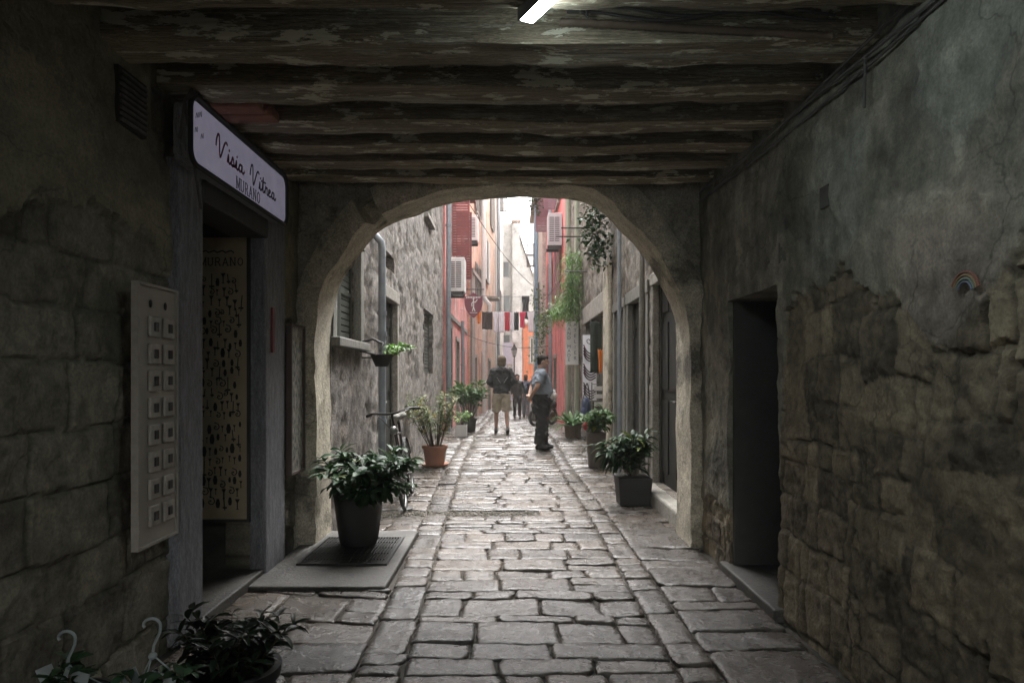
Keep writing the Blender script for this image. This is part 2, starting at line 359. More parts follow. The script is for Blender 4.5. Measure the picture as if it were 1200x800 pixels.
gravel_skip = lambda x, y: 7.05 < y < 7.42 and x < .25
rows(-6, 7.1, lambda y: gl(y) + .12, lambda y: gr(y) - .1, .16, .32, .22, .56, .0035, gravel_skip)
rows(7.38, 13.15, lambda y: gl(y) + .12, lambda y: gr(y) - .1, .18, .34, .26, .75, .0035, None)
rows(13.2, 34, lambda y: gl(y) + .12, lambda y: gr(y) - .1, .22, .4, .3, .75, .012)
# longitudinal gutter courses
for fx, w in ((gl, .115), (gr, .1)):
    rows(-6, 34, lambda y, f=fx, w=w: f(y) - w, lambda y, f=fx, w=w: f(y) + w, .26, .5, .3, .4, .0035, lambda x, y: x < 0 and 7.02 < y < 7.4, .05)
slab_skip = lambda x, y: (4.55 < y < 6.35 and x < -.8)
hole = lambda x, y: slab_skip(x, y) or (7.0 < y < 7.4)
rows(-6, 34, lambda y: wallL(y) + .02, lambda y: gl(y) - .115, .2, .42, .28, .55, .0035, hole, .06)
rows(-6, 34, lambda y: gr(y) + .1, lambda y: wallR(y) - .02, .22, .46, .3, .6, .0035, None, .09)
for xx in (.31, .57):
    stone([(xx, 7.08), (xx + .25, 7.1), (xx + .25, 7.37), (xx, 7.36)], .005, 7, 6)
tag(pv.build('street_paving', M['paving'], smooth=50), kind='structure')

gv = MB()                                         # gravel-filled trench across the left half
for i in range(1100):
    x = random.uniform(-1.62, .28); y = 7.24 + random.gauss(0, .1)
    if abs(y - 7.24) > .2: continue
    r = random.uniform(.005, .014); gv.ball((x, y, -.022 + random.uniform(0, .012)), (r, r * random.uniform(.7, 1.2), r * .7), nu=5, nv=4, col=(random.uniform(.6, 1.5),) * 3)
gm = mat('gravel_pebbles', (.2, .18, .15), (.13, .12, .1), rough=.9, attr=True)
tag(gv.build('gravel', gm), kind='stuff')

# ------------------------------------------------------------------ walls with openings
def wall_mesh(fm, u0, u1, v0, v1, step, holes, disp, deep=.3, vfine=None, mb=None):
    def lines(a, b, st, edges, fine=None):
        q = [a]; x = a
        while x < b - 1e-6:
            x += st if (fine is None or x < fine) else st * 4
            q.append(min(x, b))
        if len(q) > 2 and q[-1] - q[-2] < st * .3: q.pop(-2)
        for e in edges:
            if a < e < b:
                q = [t for t in q if abs(t - e) > st * .35 or t in (a, b)] + [e]
        return sorted(set(q))
    U = lines(u0, u1, step, [h[0] for h in holes] + [h[1] for h in holes])
    V = lines(v0, v1, step, [h[2] for h in holes] + [h[3] for h in holes], vfine)
    mb = mb or MB(); idx = {}; dp = {}
    def solid(i, j):
        if i < 0 or j < 0 or i >= len(U) - 1 or j >= len(V) - 1: return False
        cu, cv = (U[i] + U[i + 1]) / 2, (V[j] + V[j + 1]) / 2
        return not any(h[0] < cu < h[1] and h[2] < cv < h[3] for h in holes)
    def vert(i, j):
        if (i, j) not in idx:
            d, c = disp(U[i], V[j]); idx[(i, j)] = len(mb.v); mb.v.append(tuple(fm(U[i], V[j], d))); mb.c.append(c)
        return idx[(i, j)]
    def dvert(i, j):
        if (i, j) not in dp:
            dp[(i, j)] = len(mb.v); c = mb.c[vert(i, j)]; mb.v.append(tuple(fm(U[i], V[j], -deep))); mb.c.append(c)
        return dp[(i, j)]
    for i in range(len(U) - 1):
        for j in range(len(V) - 1):
            if not solid(i, j): continue
            a, b, c, d = (i, j), (i + 1, j), (i + 1, j + 1), (i, j + 1)
            mb.f.append((vert(*a), vert(*b), vert(*c), vert(*d)))
            for (n, p, q) in (((i, j - 1), a, b), ((i + 1, j), b, c), ((i, j + 1), c, d), ((i - 1, j), d, a)):
                if not solid(*n): mb.f.append((vert(*q), vert(*p), dvert(*p), dvert(*q)))
    return mb
def fleft(x): return lambda u, v, d: (x + d, u, v)
def fright(x): return lambda u, v, d: (x - d, u, v)
def ffront(y): return lambda u, v, d: (u, y - d, v)
def fslant(xa, ya, xb, yb):                     # left-hand slanted front
    n = Vector((yb - ya, -(xb - xa))).normalized(); L = math.hypot(xb - xa, yb - ya)
    return lambda u, v, d: (lerp(xa, xb, u / L) + n.x * d, lerp(ya, yb, u / L) + n.y * d, v)
def obox(mb, fm, u0, u1, v0, v1, d0, d1, col=None):
    mb.hexa([fm(u0, v0, d0), fm(u1, v0, d0), fm(u1, v0, d1), fm(u0, v0, d1), fm(u0, v1, d0), fm(u1, v1, d0), fm(u1, v1, d1), fm(u0, v1, d1)], col)

class Courses:
    """irregular coursed masonry: height, joint depth and a colour value at (u,v)"""
    def __init__(s, seed, hmin, hmax, wmin, wmax, wp=.08, brk=0):
        s.wp = wp; s.brk = brk
        r = random.Random(seed); s.rows = [-.5]; s.st = []; s.r = {}
        while s.rows[-1] < 10: s.rows.append(s.rows[-1] + r.uniform(hmin, hmax))
        for _ in s.rows:
            q = [-10 - r.random() * .5]
            while q[-1] < 40: q.append(q[-1] + r.uniform(wmin, wmax))
            s.st.append(q)
        s.seed = seed
    def at(s, u, v):
        import bisect
        u2 = u + s.wp * nz(u * 2.3, v * 2.3, s.seed) + .018 * nz(u * 9, v * 9, s.seed); v2 = v + s.wp * nz(u * 1.9, v * 1.9, s.seed + 5) + .016 * nz(u * 8, v * 8, s.seed + 3)
        eb = 9.0
        if s.brk:
            ub = (u2 + .13 * math.floor(v / .9 + .3 * nz(u, v, 4))) / .47; cb = math.floor(ub); v2 += s.brk * (random.Random(cb * 31 + 7).random() - .5); eb = min(ub - cb, cb + 1 - ub) * .47
        k = bisect.bisect(s.rows, v2) - 1; q = s.st[k]; i = bisect.bisect(q, u2) - 1
        e = min(eb, v2 - s.rows[k], s.rows[k + 1] - v2, u2 - q[i], q[i + 1] - u2)
        rid = random.Random(s.seed * 7919 + k * 131 + i)
        return e, rid.random() + (u2 - (q[i] + q[i + 1]) / 2) * rid.uniform(-.9, .9) + (v2 - (s.rows[k] + s.rows[k + 1]) / 2) * rid.uniform(-1.3, 1.3), rid.random()

# -- right passage wall: old plaster over rubble
XR = 1.62; cr = Courses(11, .12, .3, .14, .4, .07, .22)
bl = [(-9, 1.9), (1.9, 1.95), (2.15, 1.87), (2.3, 1.79), (2.43, 1.64), (2.53, 1.55), (2.66, 1.57), (2.86, 1.75), (3.1, 1.86), (3.43, 1.95), (3.7, 1.9), (4.0, 1.84), (4.07, 1.2), (4.16, .5), (5.9, .42)]
def pline(t, u):
    for a, b in zip(t, t[1:]):
        if a[0] <= u <= b[0]: return lerp(a[1], b[1], (u - a[0]) / (b[0] - a[0]))
    return t[-1][1]
def right_disp(u, v):
    e, t1, t2 = cr.at(u, v)
    edge = pline(bl, u) + .09 * fbm(u * 5, v * 5, 1, 4) + .03 * nz(u * 26, v * 26)
    wd = .004 + .03 * sst(-.1, .3, nz(u * 3, v * 3, 55)); m = sst(-wd, wd, v - edge)
    jd = sst(.004, .02, e + .007 * nz(u * 34, v * 34))
    jm = sst(-.15, .3, fbm(u * 1.6, v * 1.6, 90, 3)); jd = lerp(jd, 1, .75 * jm)
    st = -.024 + .013 * jd + .02 * (t1 - .5) * jd + .012 * fbm(u * 3.5, v * 4, 4, 5) + .009 * fbm(u * 15, v * 17, 8, 4) - .02 * jd * max(0, fbm(u * 7, v * 8, 6, 4) - .2) + .006 * (1 - jd) * fbm(u * 40, v * 40, 12, 3)
    pl = .004 + .022 * fbm(u * 1.6, v * 1.6, 9, 4) + .009 * fbm(u * 9, v * 9, 2, 4)
    # plaster lips and flaked layers
    fl = sst(.16, .2, fbm(u * 1.9 + 3, v * 1.9, 21, 5)); pl -= .006 * fl
    s = .9 + .75 * (t2 - .5) + .3 * fbm(u * 5, v * 5, 17, 5) + .25 * fbm(u * 24, v * 24, 18, 3)
    sc = Vector((.27, .218, .145)) * s * (.68 + .32 * jd)
    teal = sst(.02, .3, fbm(u * 1.3 + 7, v * 1.3, 30, 5)) * sst(1.7, 2.1, v) * sst(4.4, 3.2, u)
    b = .92 + .5 * fbm(u * 2.2, v * 2.2, 40, 5) + .25 * fbm(u * 14, v * 9, 41, 4)
    b *= 1 + .22 * fbm(u * 9, v * 1.2, 44, 4)
    pc = Vector((.285, .265, .205)) * b
    pc = pc.lerp(Vector((.235, .25, .215)) * b, .5 * teal)
    beige = sst(.5, .1, abs(u - 2.62 + .15 * nz(v * 3, 4))) * sst(2.25, 1.95, v + .1 * fbm(u * 4, v * 4, 50, 3))
    pc = pc.lerp(Vector((.36, .3, .24)) * b, beige)
    pc = pc * (1 - .25 * fl)
    c = sc.lerp(pc, m)
    return lerp(st, pl, m), tuple(max(.02, q) for q in c)
rw = empty('passage_wall', (XR, 4, 0), 'plastered passage wall with grey-green flaking render above exposed rubble stones and a dark doorway', 'wall')
RH = [(4.12, 5.05, .06, 2.0)]
f = fright(XR)
q = wall_mesh(f, 1.6, 5.8, -.06, 3.28, .0125, RH, right_disp, .45)
wall_mesh(f, -4.9, 1.6, -.06, 3.28, .09, [], right_disp, .3, mb=q)
q.build('wall_face', M['oldwall'], rw, smooth=38)
d = MB(); obox(d, f, 4.1, 5.07, .05, 2.02, -.52, -.44)
for i in range(5): obox(d, f, 4.125 + i * .185, 4.125 + i * .185 + .175, .07, 1.99, -.44, -.425)
dd = d.build('door', M['blackdoor'], rw, bevel=.004)
d = MB(); obox(d, f, 5.0, 5.04, .065, 1.99, -.42, -.03); d.build('shade_lining', M['blackdoor'], rw); d = MB(); obox(d, f, 4.13, 4.17, .065, 1.99, -.42, -.05); d.build('shade_lining', M['blackdoor'], rw)  # dark strips added along the reveals to paint in the recess shade
d = MB(); d.tube([(XR + .42, 4.3, 1.0), (XR + .37, 4.3, 1.0), (XR + .37, 4.38, 1.0)], .011); d.build('handle', M['metal'], dd, smooth=40)
d = MB(); obox(d, f, 4.05, 5.12, -.02, .062, -.43, .05); d.build('threshold', M['concrete'], rw, bevel=.012)
d = MB()
for (y, z, w) in ((3.45, 2.31, .09), (3.98, 2.12, .1)):
    obox(d, f, y, y + w, z, z + w * 1.2, -.03, .012)
d.build('socket_hole', M['dark'], rw)
# rainbow chalk arc on the plaster
for k, c in enumerate(((.28, .12, .09), (.32, .22, .12), (.2, .24, .19), (.18, .2, .26))):
    d = MB(); pts = [(XR - .02, 2.4 - math.cos(a) * (.075 - k * .012), 1.74 + math.sin(a) * (.075 - k * .012)) for a in [math.pi * i / 9 * .8 + .2 for i in range(10)]]
    d.tube(pts, .0045, 5); d.build('rainbow_arc', mat('chalk', c, rough=.9), rw)
# cable run beside the ceiling
d = MB()
for k in range(3):
    pts = []
    for i in range(26):
        y = 1.8 + i * .155; pts.append((XR - .02 - .01 * k, y, 2.80 + .045 * y / 3 + .03 * k + .02 * math.sin(y * (1.3 + k * .4) + k)))
    d.tube(pts, .008, 6)
d.tube([(XR - .03, 3.05, 2.88), (XR - .03, 3.06, 2.65)], .007, 6)
tag(d.build('cable_run', M['cable'], smooth=60), 'dark bundle of electric cables sagging along the top of the plastered passage wall', 'cable')

# -- left passage wall: plaster patch over big blocks, shop door
XL = -1.8; cl = Courses(23, .2, .34, .3, .62, .03)
bl2 = [(-9, 2.0), (2.4, 2.0), (2.6, 2.12), (2.8, 2.14), (3.0, 2.2), (3.2, 2.16), (3.4, 2.18), (3.52, 2.06), (3.62, 2.0), (3.66, 1.9), (5.9, 1.9)]
def left_disp(u, v):
    e, t1, t2 = cl.at(u, v)
    edge = pline(bl2, u) + .05 * fbm(u * 6, v * 6, 61, 4) + .02 * nz(u * 26, v * 26, 3)
    m = sst(-.01, .012, v - edge)
    if 3.35 < u < 3.75: m *= 1 - sst(2.5, 2.6, v + .1 * fbm(u * 6, v * 6, 3, 3)) * sst(3.4, 3.5, u)
    jd = sst(.003, .016, e + .006 * nz(u * 34, v * 34))
    st = -.03 + .013 * jd + .018 * (t1 - .5) * jd + .009 * fbm(u * 4, v * 4, 64, 4) + .007 * fbm(u * 16, v * 16, 68, 4) - .016 * jd * max(0, fbm(u * 7, v * 8, 6, 4) - .22)
    pl = .008 + .018 * fbm(u * 1.8, v * 1.8, 69, 4) + .004 * fbm(u * 11, v * 11, 62, 3)
    s = .85 + .6 * (t2 - .5) + .3 * fbm(u * 5, v * 5, 77, 5) + .2 * fbm(u * 24, v * 24, 78, 3)
    sc = Vector((.27, .245, .18)) * s * (.74 + .26 * jd)
    b = .95 + .3 * fbm(u * 2.5, v * 2.5, 80, 5)
    pc = Vector((.29, .262, .175)) * b
    c = sc.lerp(pc, m); return lerp(st, pl, m), tuple(max(.02, q) for q in c)
lw = empty('passage_wall', (XL, 4, 0), 'shadowy passage wall of large stone blocks with a torn plaster patch and the glassware shop doorway', 'wall')
DY0, DY1, DZ = 3.9, 4.93, 2.5
f = fleft(XL)
q = wall_mesh(f, 2.0, 5.8, -.06, 3.28, .015, [(DY0, DY1, .05, DZ)], left_disp, .25)
wall_mesh(f, -4.9, 2.0, -.06, 3.28, .09, [], left_disp, .25, mb=q)
q.build('wall_face', M['oldwall'], lw, smooth=38)
d = MB(); obox(d, f, 3.63, DY0 + .015, 0, DZ + .12, -.2, .045); d.build('door_jamb', M['jamb'], lw, bevel=.012)
d = MB(); obox(d, f, DY1 - .012, 5.34, 0, DZ + .12, -.075, .045); d.build('door_jamb', M['jamb'], lw, bevel=.012)
d = MB(); obox(d, f, DY0, DY1, DZ - .06, DZ + .1, -.2, .06); d.build('lintel', M['darkwood'], lw, bevel=.01)
d = MB()                                          # shop interior shell
x0, x1, y0, y1, z0, z1 = -3.2, XL - .25, DY0 - .5, DY1 + .02, .0, DZ + .05
d.add([(x0, y0, z0), (x1, y0, z0), (x1, y1, z0), (x0, y1, z0), (x0, y0, z1), (x1, y0, z1), (x1, y1, z1), (x0, y1, z1)],
      [(0, 1, 2, 3), (4, 5, 6, 7), (0, 3, 7, 4), (3, 2, 6, 7), (0, 1, 5, 4)])
d.build('shop_interior', M['dark'], lw)
d = MB(); obox(d, f, DY0 - .02, DY1 + .02, -.02, .057, -.6, .03); d.build('doorstep', M['concrete'], lw, bevel=.01)
d = MB()                                          # vent grille high on the wall
obox(d, f, 3.09, 3.33, 2.6, 2.86, -.01, .03)
vg = d.build('vent_grille', M['iron'], lw)
d = MB()
for i in range(9): obox(d, f, 3.1, 3.32, 2.612 + i * .027, 2.624 + i * .027, .03, .042)
d.build('slats', M['metal'], vg)
d = MB(); obox(d, f, 5.02, 5.06, 1.62, 1.95, .045, .06); d.build('red_label', M['redshutter'], lw)

# poster board inside the doorway
def letters(kind):
    L = {'M': [[(0, 0), (.05, 1)], [(.05, 1), (.45, .1)], [(.45, .1), (.85, 1)], [(.85, 1), (.9, 0)]],
         'U': [[(.05, 1), (.05, .3), (.15, .05), (.4, 0), (.65, .05), (.75, .3), (.75, 1)]],
         'R': [[(.05, 0), (.05, 1), (.5, 1), (.68, .85), (.68, .65), (.5, .5), (.05, .5)], [(.4, .5), (.8, 0)]],
         'A': [[(0, 0), (.4, 1), (.8, 0)], [(.15, .35), (.65, .35)]],
         'N': [[(.05, 0), (.05, 1), (.75, 0), (.75, 1)]],
         'O': [[(.4, 1), (.12, .85), (0, .5), (.12, .15), (.4, 0), (.68, .15), (.8, .5), (.68, .85), (.4, 1)]]}
    return L[kind]
SERIF = {'M': [(0, 0), (.9, 0), (.05, 1), (.85, 1)], 'U': [(.05, 1), (.75, 1)], 'R': [(.05, 0), (.8, 0)], 'A': [(0, 0), (.8, 0)], 'N': [(.05, 0), (.05, 1), (.75, 1)], 'O': []}
def ribbon(mb, pts, w, mapf, d0, d1):
    pts = [Vector(p) for p in pts]
    for a, b in zip(pts, pts[1:]):
        t = b - a
        if t.length < 1e-6: continue
        t.normalize(); n = Vector((-t.y, t.x)) * w / 2; e = t * w * .35
        mb.prism([(a - e - n)[:], (b + e - n)[:], (b + e + n)[:], (a - e + n)[:]], mapf, d0, d1)
def murano(mb, x, y, h, mapf, d0, d1, w=None):
    w = w or h * .1
    for ch in 'MURANO':
        for st in letters(ch): ribbon(mb, [(x + a * h * .8, y + b * h) for a, b in st], w, mapf, d0, d1)
        for a, b in SERIF[ch]: ribbon(mb, [(x + (a - .12) * h * .8, y + b * h), (x + (a + .12) * h * .8, y + b * h)], w * .7, mapf, d0, d1 + (d1 - d0) * .3)
        x += h * .98
PX0, PX1, PZ0, PZ1 = -2.28, -1.885, .42, 2.44; PY = 4.905
po = empty('poster_board', ((PX0 + PX1) / 2, PY, PZ0), 'tall parchment coloured poster board of glassware drawings inside the shop doorway', 'poster')
fp = ffront(PY)
d = MB(); obox(d, fp, PX0, PX1, PZ0, PZ1, -.02, 0); d.build('sheet', M['poster'], po)
d = MB()
for a in ((PX0 - .02, PX0, PZ0 - .02, PZ1 + .02), (PX1, PX1 + .02, PZ0 - .02, PZ1 + .02), (PX0, PX1, PZ0 - .02, PZ0), (PX0, PX1, PZ1, PZ1 + .02)): obox(d, fp, *a, -.022, .008)
d.build('frame', M['darkwood'], po)
d = MB(); murano(d, PX0 + .06, PZ1 - .2, .055, fp, .001, .003)
ribbon(d, [(PX0 + .08 + i * .02, PZ1 - .1 + .008 * math.sin(i * 2.1)) for i in range(12)], .008, fp, .001, .003)
d.build('title', M['blackink'], po)
d = MB(); rr = random.Random(5)
z = PZ1 - .3
while z > PZ0 + .06:
    x = PX0 + .03
    while x < PX1 - .04:
        k = rr.random(); s = rr.uniform(.018, .036); zz = z + rr.uniform(-.02, .02)
        if k < .35:   # goblet
            d.prism([(x - s * .5, zz + s), (x - s * .1, zz + .2 * s), (x - s * .1, zz - s), (x - s * .4, zz - 1.15 * s), (x + s * .4, zz - 1.15 * s), (x + s * .1, zz - s), (x + s * .1, zz + .2 * s), (x + s * .5, zz + s)], fp, .001, .003)
        elif k < .6:  # vase
            d.prism([(x - s * .25, zz + s), (x - s * .5, zz), (x - s * .3, zz - s), (x + s * .3, zz - s), (x + s * .5, zz), (x + s * .25, zz + s)], fp, .001, .003)
        elif k < .8:  # tool
            ribbon(d, [(x, zz - s * 1.6), (x + rr.uniform(-.01, .01), zz + s * 1.6)], .006, fp, .001, .003); ribbon(d, [(x - s * .4, zz - s), (x + s * .4, zz - s)], .012, fp, .001, .0035)
        else: ribbon(d, [(x + s * math.cos(t * .9) * t * .12, zz + s * math.sin(t * .9) * t * .12) for t in range(10)], .006, fp, .001, .003)
        x += rr.uniform(.035, .06)
    z -= rr.uniform(.065, .085)
d.build('drawings', M['blackink'], po)

# shop sign (light box) over the door
XS = -1.665; SY0, SY1, SZ0, SZ1 = 3.56, 5.07, 2.565, 2.905
fs = fleft(XS)
ss = empty('shop_sign', (XS, (SY0 + SY1) / 2, SZ0), 'pale lilac glowing shop sign with red and black script over the doorway', 'sign')
def rrect(a0, a1, b0, b1, r, n=6):
    P = []
    for cx, cy, t0 in ((a1 - r, b0 + r, -90), (a1 - r, b1 - r, 0), (a0 + r, b1 - r, 90), (a0 + r, b0 + r, 180)):
        for i in range(n + 1):
            t = R(t0 + 90 * i / n); P.append((cx + r * math.cos(t), cy + r * math.sin(t)))
    return P
d = MB(); d.prism(rrect(SY0, SY1, SZ0, SZ1, .07), fs, -.004, 0); d.build('face_panel', M['sign'], ss)
d = MB(); d.prism(rrect(SY0 + .004, SY1 - .004, SZ0 + .004, SZ1 - .004, .066), fs, -.09, -.005); d.build('casing', M['jamb'], ss)
d = MB(); pts = [fs(a, b + .012 * math.sin(a * 9), .008) for a, b in rrect(SY0 - .012, SY1 + .012, SZ0 - .014, SZ1 + .012, .08)]
d.tube(pts + [pts[0]], .014, 8); d.build('edge_trim', M['rubber'], ss, smooth=60)
d = MB()
for k in range(3):
    pts = [fs(SY0 - .05 + .12 * k, SZ0 + .1 - .3 * (k > 1), -.03), fs(SY0 - .06, SZ1 - .05, 0), fs(SY0 + .02 + k * .02, SZ1 + .05, .01 * k)]
    for i in range(9): pts.append(fs(SY0 + .1 + i * .15, SZ1 + .03 + .018 * math.sin(i * 1.7 + k * 2), -.01 + .015 * math.sin(i + k)))
    d.tube(pts, .007, 6)
d.build('wiring', M['cable'], ss, smooth=60)
def smooth_pts(P, n=5):
    out = []
    for i in range(len(P) - 1):
        p0, p1, p2, p3 = [Vector(P[max(0, min(len(P) - 1, i + k))]) for k in (-1, 0, 1, 2)]
        for t in [j / n for j in range(n)]:
            out.append(.5 * ((2 * p1) + (p2 - p0) * t + (2 * p0 - 5 * p1 + 4 * p2 - p3) * t * t + (3 * p1 - p0 - 3 * p2 + p3) * t ** 3))
    out.append(Vector(P[-1])); return out
GLY = {'V': ([[(0, .5), (.04, .8), (.16, 1.12), (.28, 1.1), (.3, .7), (.3, .25), (.36, .02), (.5, .3), (.72, .85), (.88, 1.02), (.98, .95)]], .98),
       'i': ([[(0, .05), (.1, .45), (.12, .1), (.22, .02), (.36, .2)], [(.17, .72), (.2, .75)]], .34),
       's': ([[(0, .1), (.16, .5), (.26, .2), (.16, 0), (.05, .06), (.3, .06), (.42, .2)]], .4),
       'a': ([[(.3, .42), (.12, .42), (.02, .2), (.12, .02), (.26, .15), (.32, .42), (.32, .08), (.44, .04), (.56, .2)]], .54),
       't': ([[(0, .1), (.16, .9), (.12, .1), (.22, .02), (.36, .2)], [(-.06, .62), (.42, .68)]], .36),
       'r': ([[(0, .05), (.08, .45), (.16, .4), (.26, .44), (.24, .1), (.34, .02), (.42, .15)]], .4),
       'e': ([[(0, .15), (.2, .3), (.22, .42), (.1, .42), (.04, .2), (.12, .02), (.3, .06), (.4, .2)]], .4)}
def script(word, u, v, h, w, mb):
    for ch in word:
        st, adv = GLY[ch]
        for s in st: ribbon(mb, smooth_pts([(u + a * h, v + b * h * .68) for a, b in s]), w, fs, .001, .003 + random.uniform(0, .0006))
        u += adv * h
d = MB(); script('Visia', SY0 + .31, SZ0 + .14, .158, .0125, d); d.build('script_lettering', M['ink_red'], ss)
d = MB(); script('Vitrea', SY0 + .82, SZ0 + .122, .158, .0115, d); d.build('script_lettering', M['ink_dark'], ss)
d = MB(); murano(d, SY0 + .60, SZ0 + .028, .07, fs, .001, .003, .007); d.build('murano_lettering', M['ink_dark'], ss)
d = MB()
for a, b in ((.06, .28), (.10, .30), (.05, .2), (.12, .19)): ribbon(d, smooth_pts([(SY0 + a, SZ0 + b - .03), (SY0 + a + .01, SZ0 + b), (SY0 + a + .025, SZ0 + b - .02), (SY0 + a + .03, SZ0 + b + .01)]), .003, fs, .001, .003)
d.build('faint_mark', M['jamb'], ss)

# display board with sixteen small framed pendants
BY0, BY1, BZ0, BZ1 = 3.165, 3.52, .65, 1.875
db = empty('display_board', (XL, (BY0 + BY1) / 2, BZ0), 'tall ivory display board with two columns of small square frames on the block wall', 'display board')
f2 = fleft(XL + .075)
d = MB(); obox(d, f2, BY0, BY1, BZ0, BZ1, -.02, 0); d.build('backing', M['board'], db)
d = MB()
for a in ((BY0 - .014, BY0, BZ0 - .014, BZ1 + .014), (BY1, BY1 + .014, BZ0 - .014, BZ1 + .014), (BY0, BY1, BZ0 - .014, BZ0), (BY0, BY1, BZ1, BZ1 + .014)): obox(d, f2, *a, -.022, .012)
d.build('frame', M['tilew'], db)
for r_ in range(8):
    for c_ in range(2):
        u = BY0 + .085 + c_ * .135; v = BZ0 + .075 + r_ * .13
        d = MB(); obox(d, f2, u, u + .098, v, v + .1, .001, .018); t = d.build('pendant_card', M['tilew'], db, bevel=.006)
        d = MB(); obox(d, f2, u + .03, u + .068, v + .028, v + .072, .018, .024); d.build('pendant', M['iron'], t, bevel=.004)
for u in (.11, .25):
    d = MB(); d.ball(f2(BY0 + u, BZ1 - .08, .004), (.006, .012, .02)); d.build('slot', M['iron'], db)

# narrow framed notice beside the jamb
d = MB(); fn = fleft(XL + .05); nb = empty('notice_board', (XL, 5.58, .65), 'narrow stained framed picture hung between the door jamb and the arch pier', 'picture')
obox(d, fn, 5.40, 5.72, .68, 1.84, 0, .02); d.build('picture_sheet', M['noticebd'], nb)
d = MB()
for a in ((5.38, 5.40, .66, 1.86), (5.72, 5.74, .66, 1.86), (5.40, 5.72, .66, .68), (5.40, 5.72, 1.84, 1.86)): obox(d, fn, *a, -.01, .035)
d.build('frame', M['brownshutter'], nb)

# ------------------------------------------------------------------ arch at the end of the passage
YA, YB = 5.8, 6.25
def apx(px, py): return ((px - 597) / 800 * YA, 1.45 + (440 - py) / 800 * YA)
inn = [(371, 641), (371, 560), (371, 480), (370, 410), (373, 365), (381, 332), (394, 308), (412, 283), (430, 262), (447, 251), (477, 238), (514, 226), (560, 219), (600, 216), (650, 217), (690, 221),
       (712, 233), (732, 254), (752, 274), (771, 297), (790, 330), (803, 362), (807, 392), (808, 440), (808, 520), (808, 600), (808, 645)]
out = [(344, 645), (344, 560), (344, 480), (342, 410), (345, 365), (356, 325), (370, 290), (386, 266), (412, 236), (432, 222), (470, 206), (510, 197), (560, 194), (600, 192), (650, 193), (700, 197),
       (736, 212), (758, 232), (778, 255), (797, 285), (819, 326), (829, 356), (829, 392), (829, 440), (829, 520), (829, 600), (829, 645)]
I = smooth_pts([apx(*p) for p in inn], 6); O = smooth_pts([apx(*p) for p in out], 6)
# base on the ground
for q_ in (I, O): q_[0].y = -.06; q_[-1].y = -.06
ar = empty('stone_arch', (0, YA, 0), 'rough plastered stone arch framing the bright street at the passage end', 'arch')
d = MB(); n = len(I); K = 5
def ap(x, z, y, amp=.014):
    return (x + amp * fbm(x * 4, z * 4, y * 3, 4), y + amp * 1.6 * fbm(x * 4 + 9, z * 4, y, 4), z + amp * fbm(x * 4, z * 4 + 9, y * 3, 4))
grid = []
for i in range(n):
    row = []
    a, b = I[i], O[i]
    row.append(ap(a.x, a.y, YB)); row.append(ap(a.x, a.y, YB - .15)); row.append(ap(a.x, a.y, YB - .3)); row.append(ap(a.x, a.y, YA + .0))
    for k in range(K + 1):
        p = a.lerp(b, k / K); e = .03 * math.sin(math.pi * min(1, (k + .6) / (K + .6)))
        row.append(ap(p.x, p.y, YA - .02 - e, .018))
    row.append(ap(b.x, b.y, YA + .02))
    gx = a.lerp(b, .5).x
    if -1.27 < gx < -1.15:
        row = [(p[0] - .0 + (.02 if p[1] < YB - .1 else 0), p[1] + (.16 if p[1] < YB - .28 else 0), p[2] + (.05 if p[1] < YB - .28 else 0) * nz(p[0] * 20, p[2] * 20)) for p in row]
    grid.append(row)
m = len(grid[0])
for row in grid: d.add(row, [])
for i in range(n - 1):
    for k in range(m - 1): d.f.append((i * m + k, i * m + k + 1, (i + 1) * m + k + 1, (i + 1) * m + k))
d.build('arch_ring', M['archstone'], ar, smooth=55)
d = MB()                                            # wall panel round the ring
x0, x1, z1 = XL - .15, XR + .15, 3.3
for i in range(n):
    b = O[i]; t = i / (n - 1)
    if b.y < 2.2: e = Vector((x0 if b.x < 0 else x1, b.y))
    else:
        c = Vector((0, 1.4)); v = b - c; s = min([q for q in (((x0 - c.x) / v.x) if v.x < -1e-6 else 99, ((x1 - c.x) / v.x) if v.x > 1e-6 else 99, ((z1 - c.y) / v.y) if v.y > 1e-6 else 99)]); e = c + v * max(s, 1.0)
    a = I[i].lerp(b, .75)
    for k in range(7): p = a.lerp(e, k / 6); d.add([ap(p.x, p.y, YA + .012 * math.sin(k), .02)], [])
    d.add([ap(e.x, e.y, YB)], []); d.add([ap(a.x, a.y, YB)], [])
for i in range(n - 1):
    for k in range(8): d.f.append((i * 9 + k, i * 9 + k + 1, (i + 1) * 9 + k + 1, (i + 1) * 9 + k))
    d.f.append((i * 9 + 8, i * 9 + 0, (i + 1) * 9, (i + 1) * 9 + 8))
d.build('spandrel_wall', mat('spandrel_render', grain=0.45, patch=.25, crack=.5, c1=(.4, .37, .3), c2=(.28, .26, .21), sc=4, rough=.88, bump=.8, bsc=16, c3=(.24, .225, .2), c3sc=2.5, c3t=.55), ar, smooth=60)
d = MB(); d.box(-5.5, 5.5, -4.9, YB - .004, 3.34, 8.2); d.box(-5.5, XL - .42, 5.2, YB - .004, -.2, 3.335); d.box(XR + .45, 5.5, 5.2, YB - .004, -.2, 3.335)
d.build('upper_storey', M['brownwall'], ar)

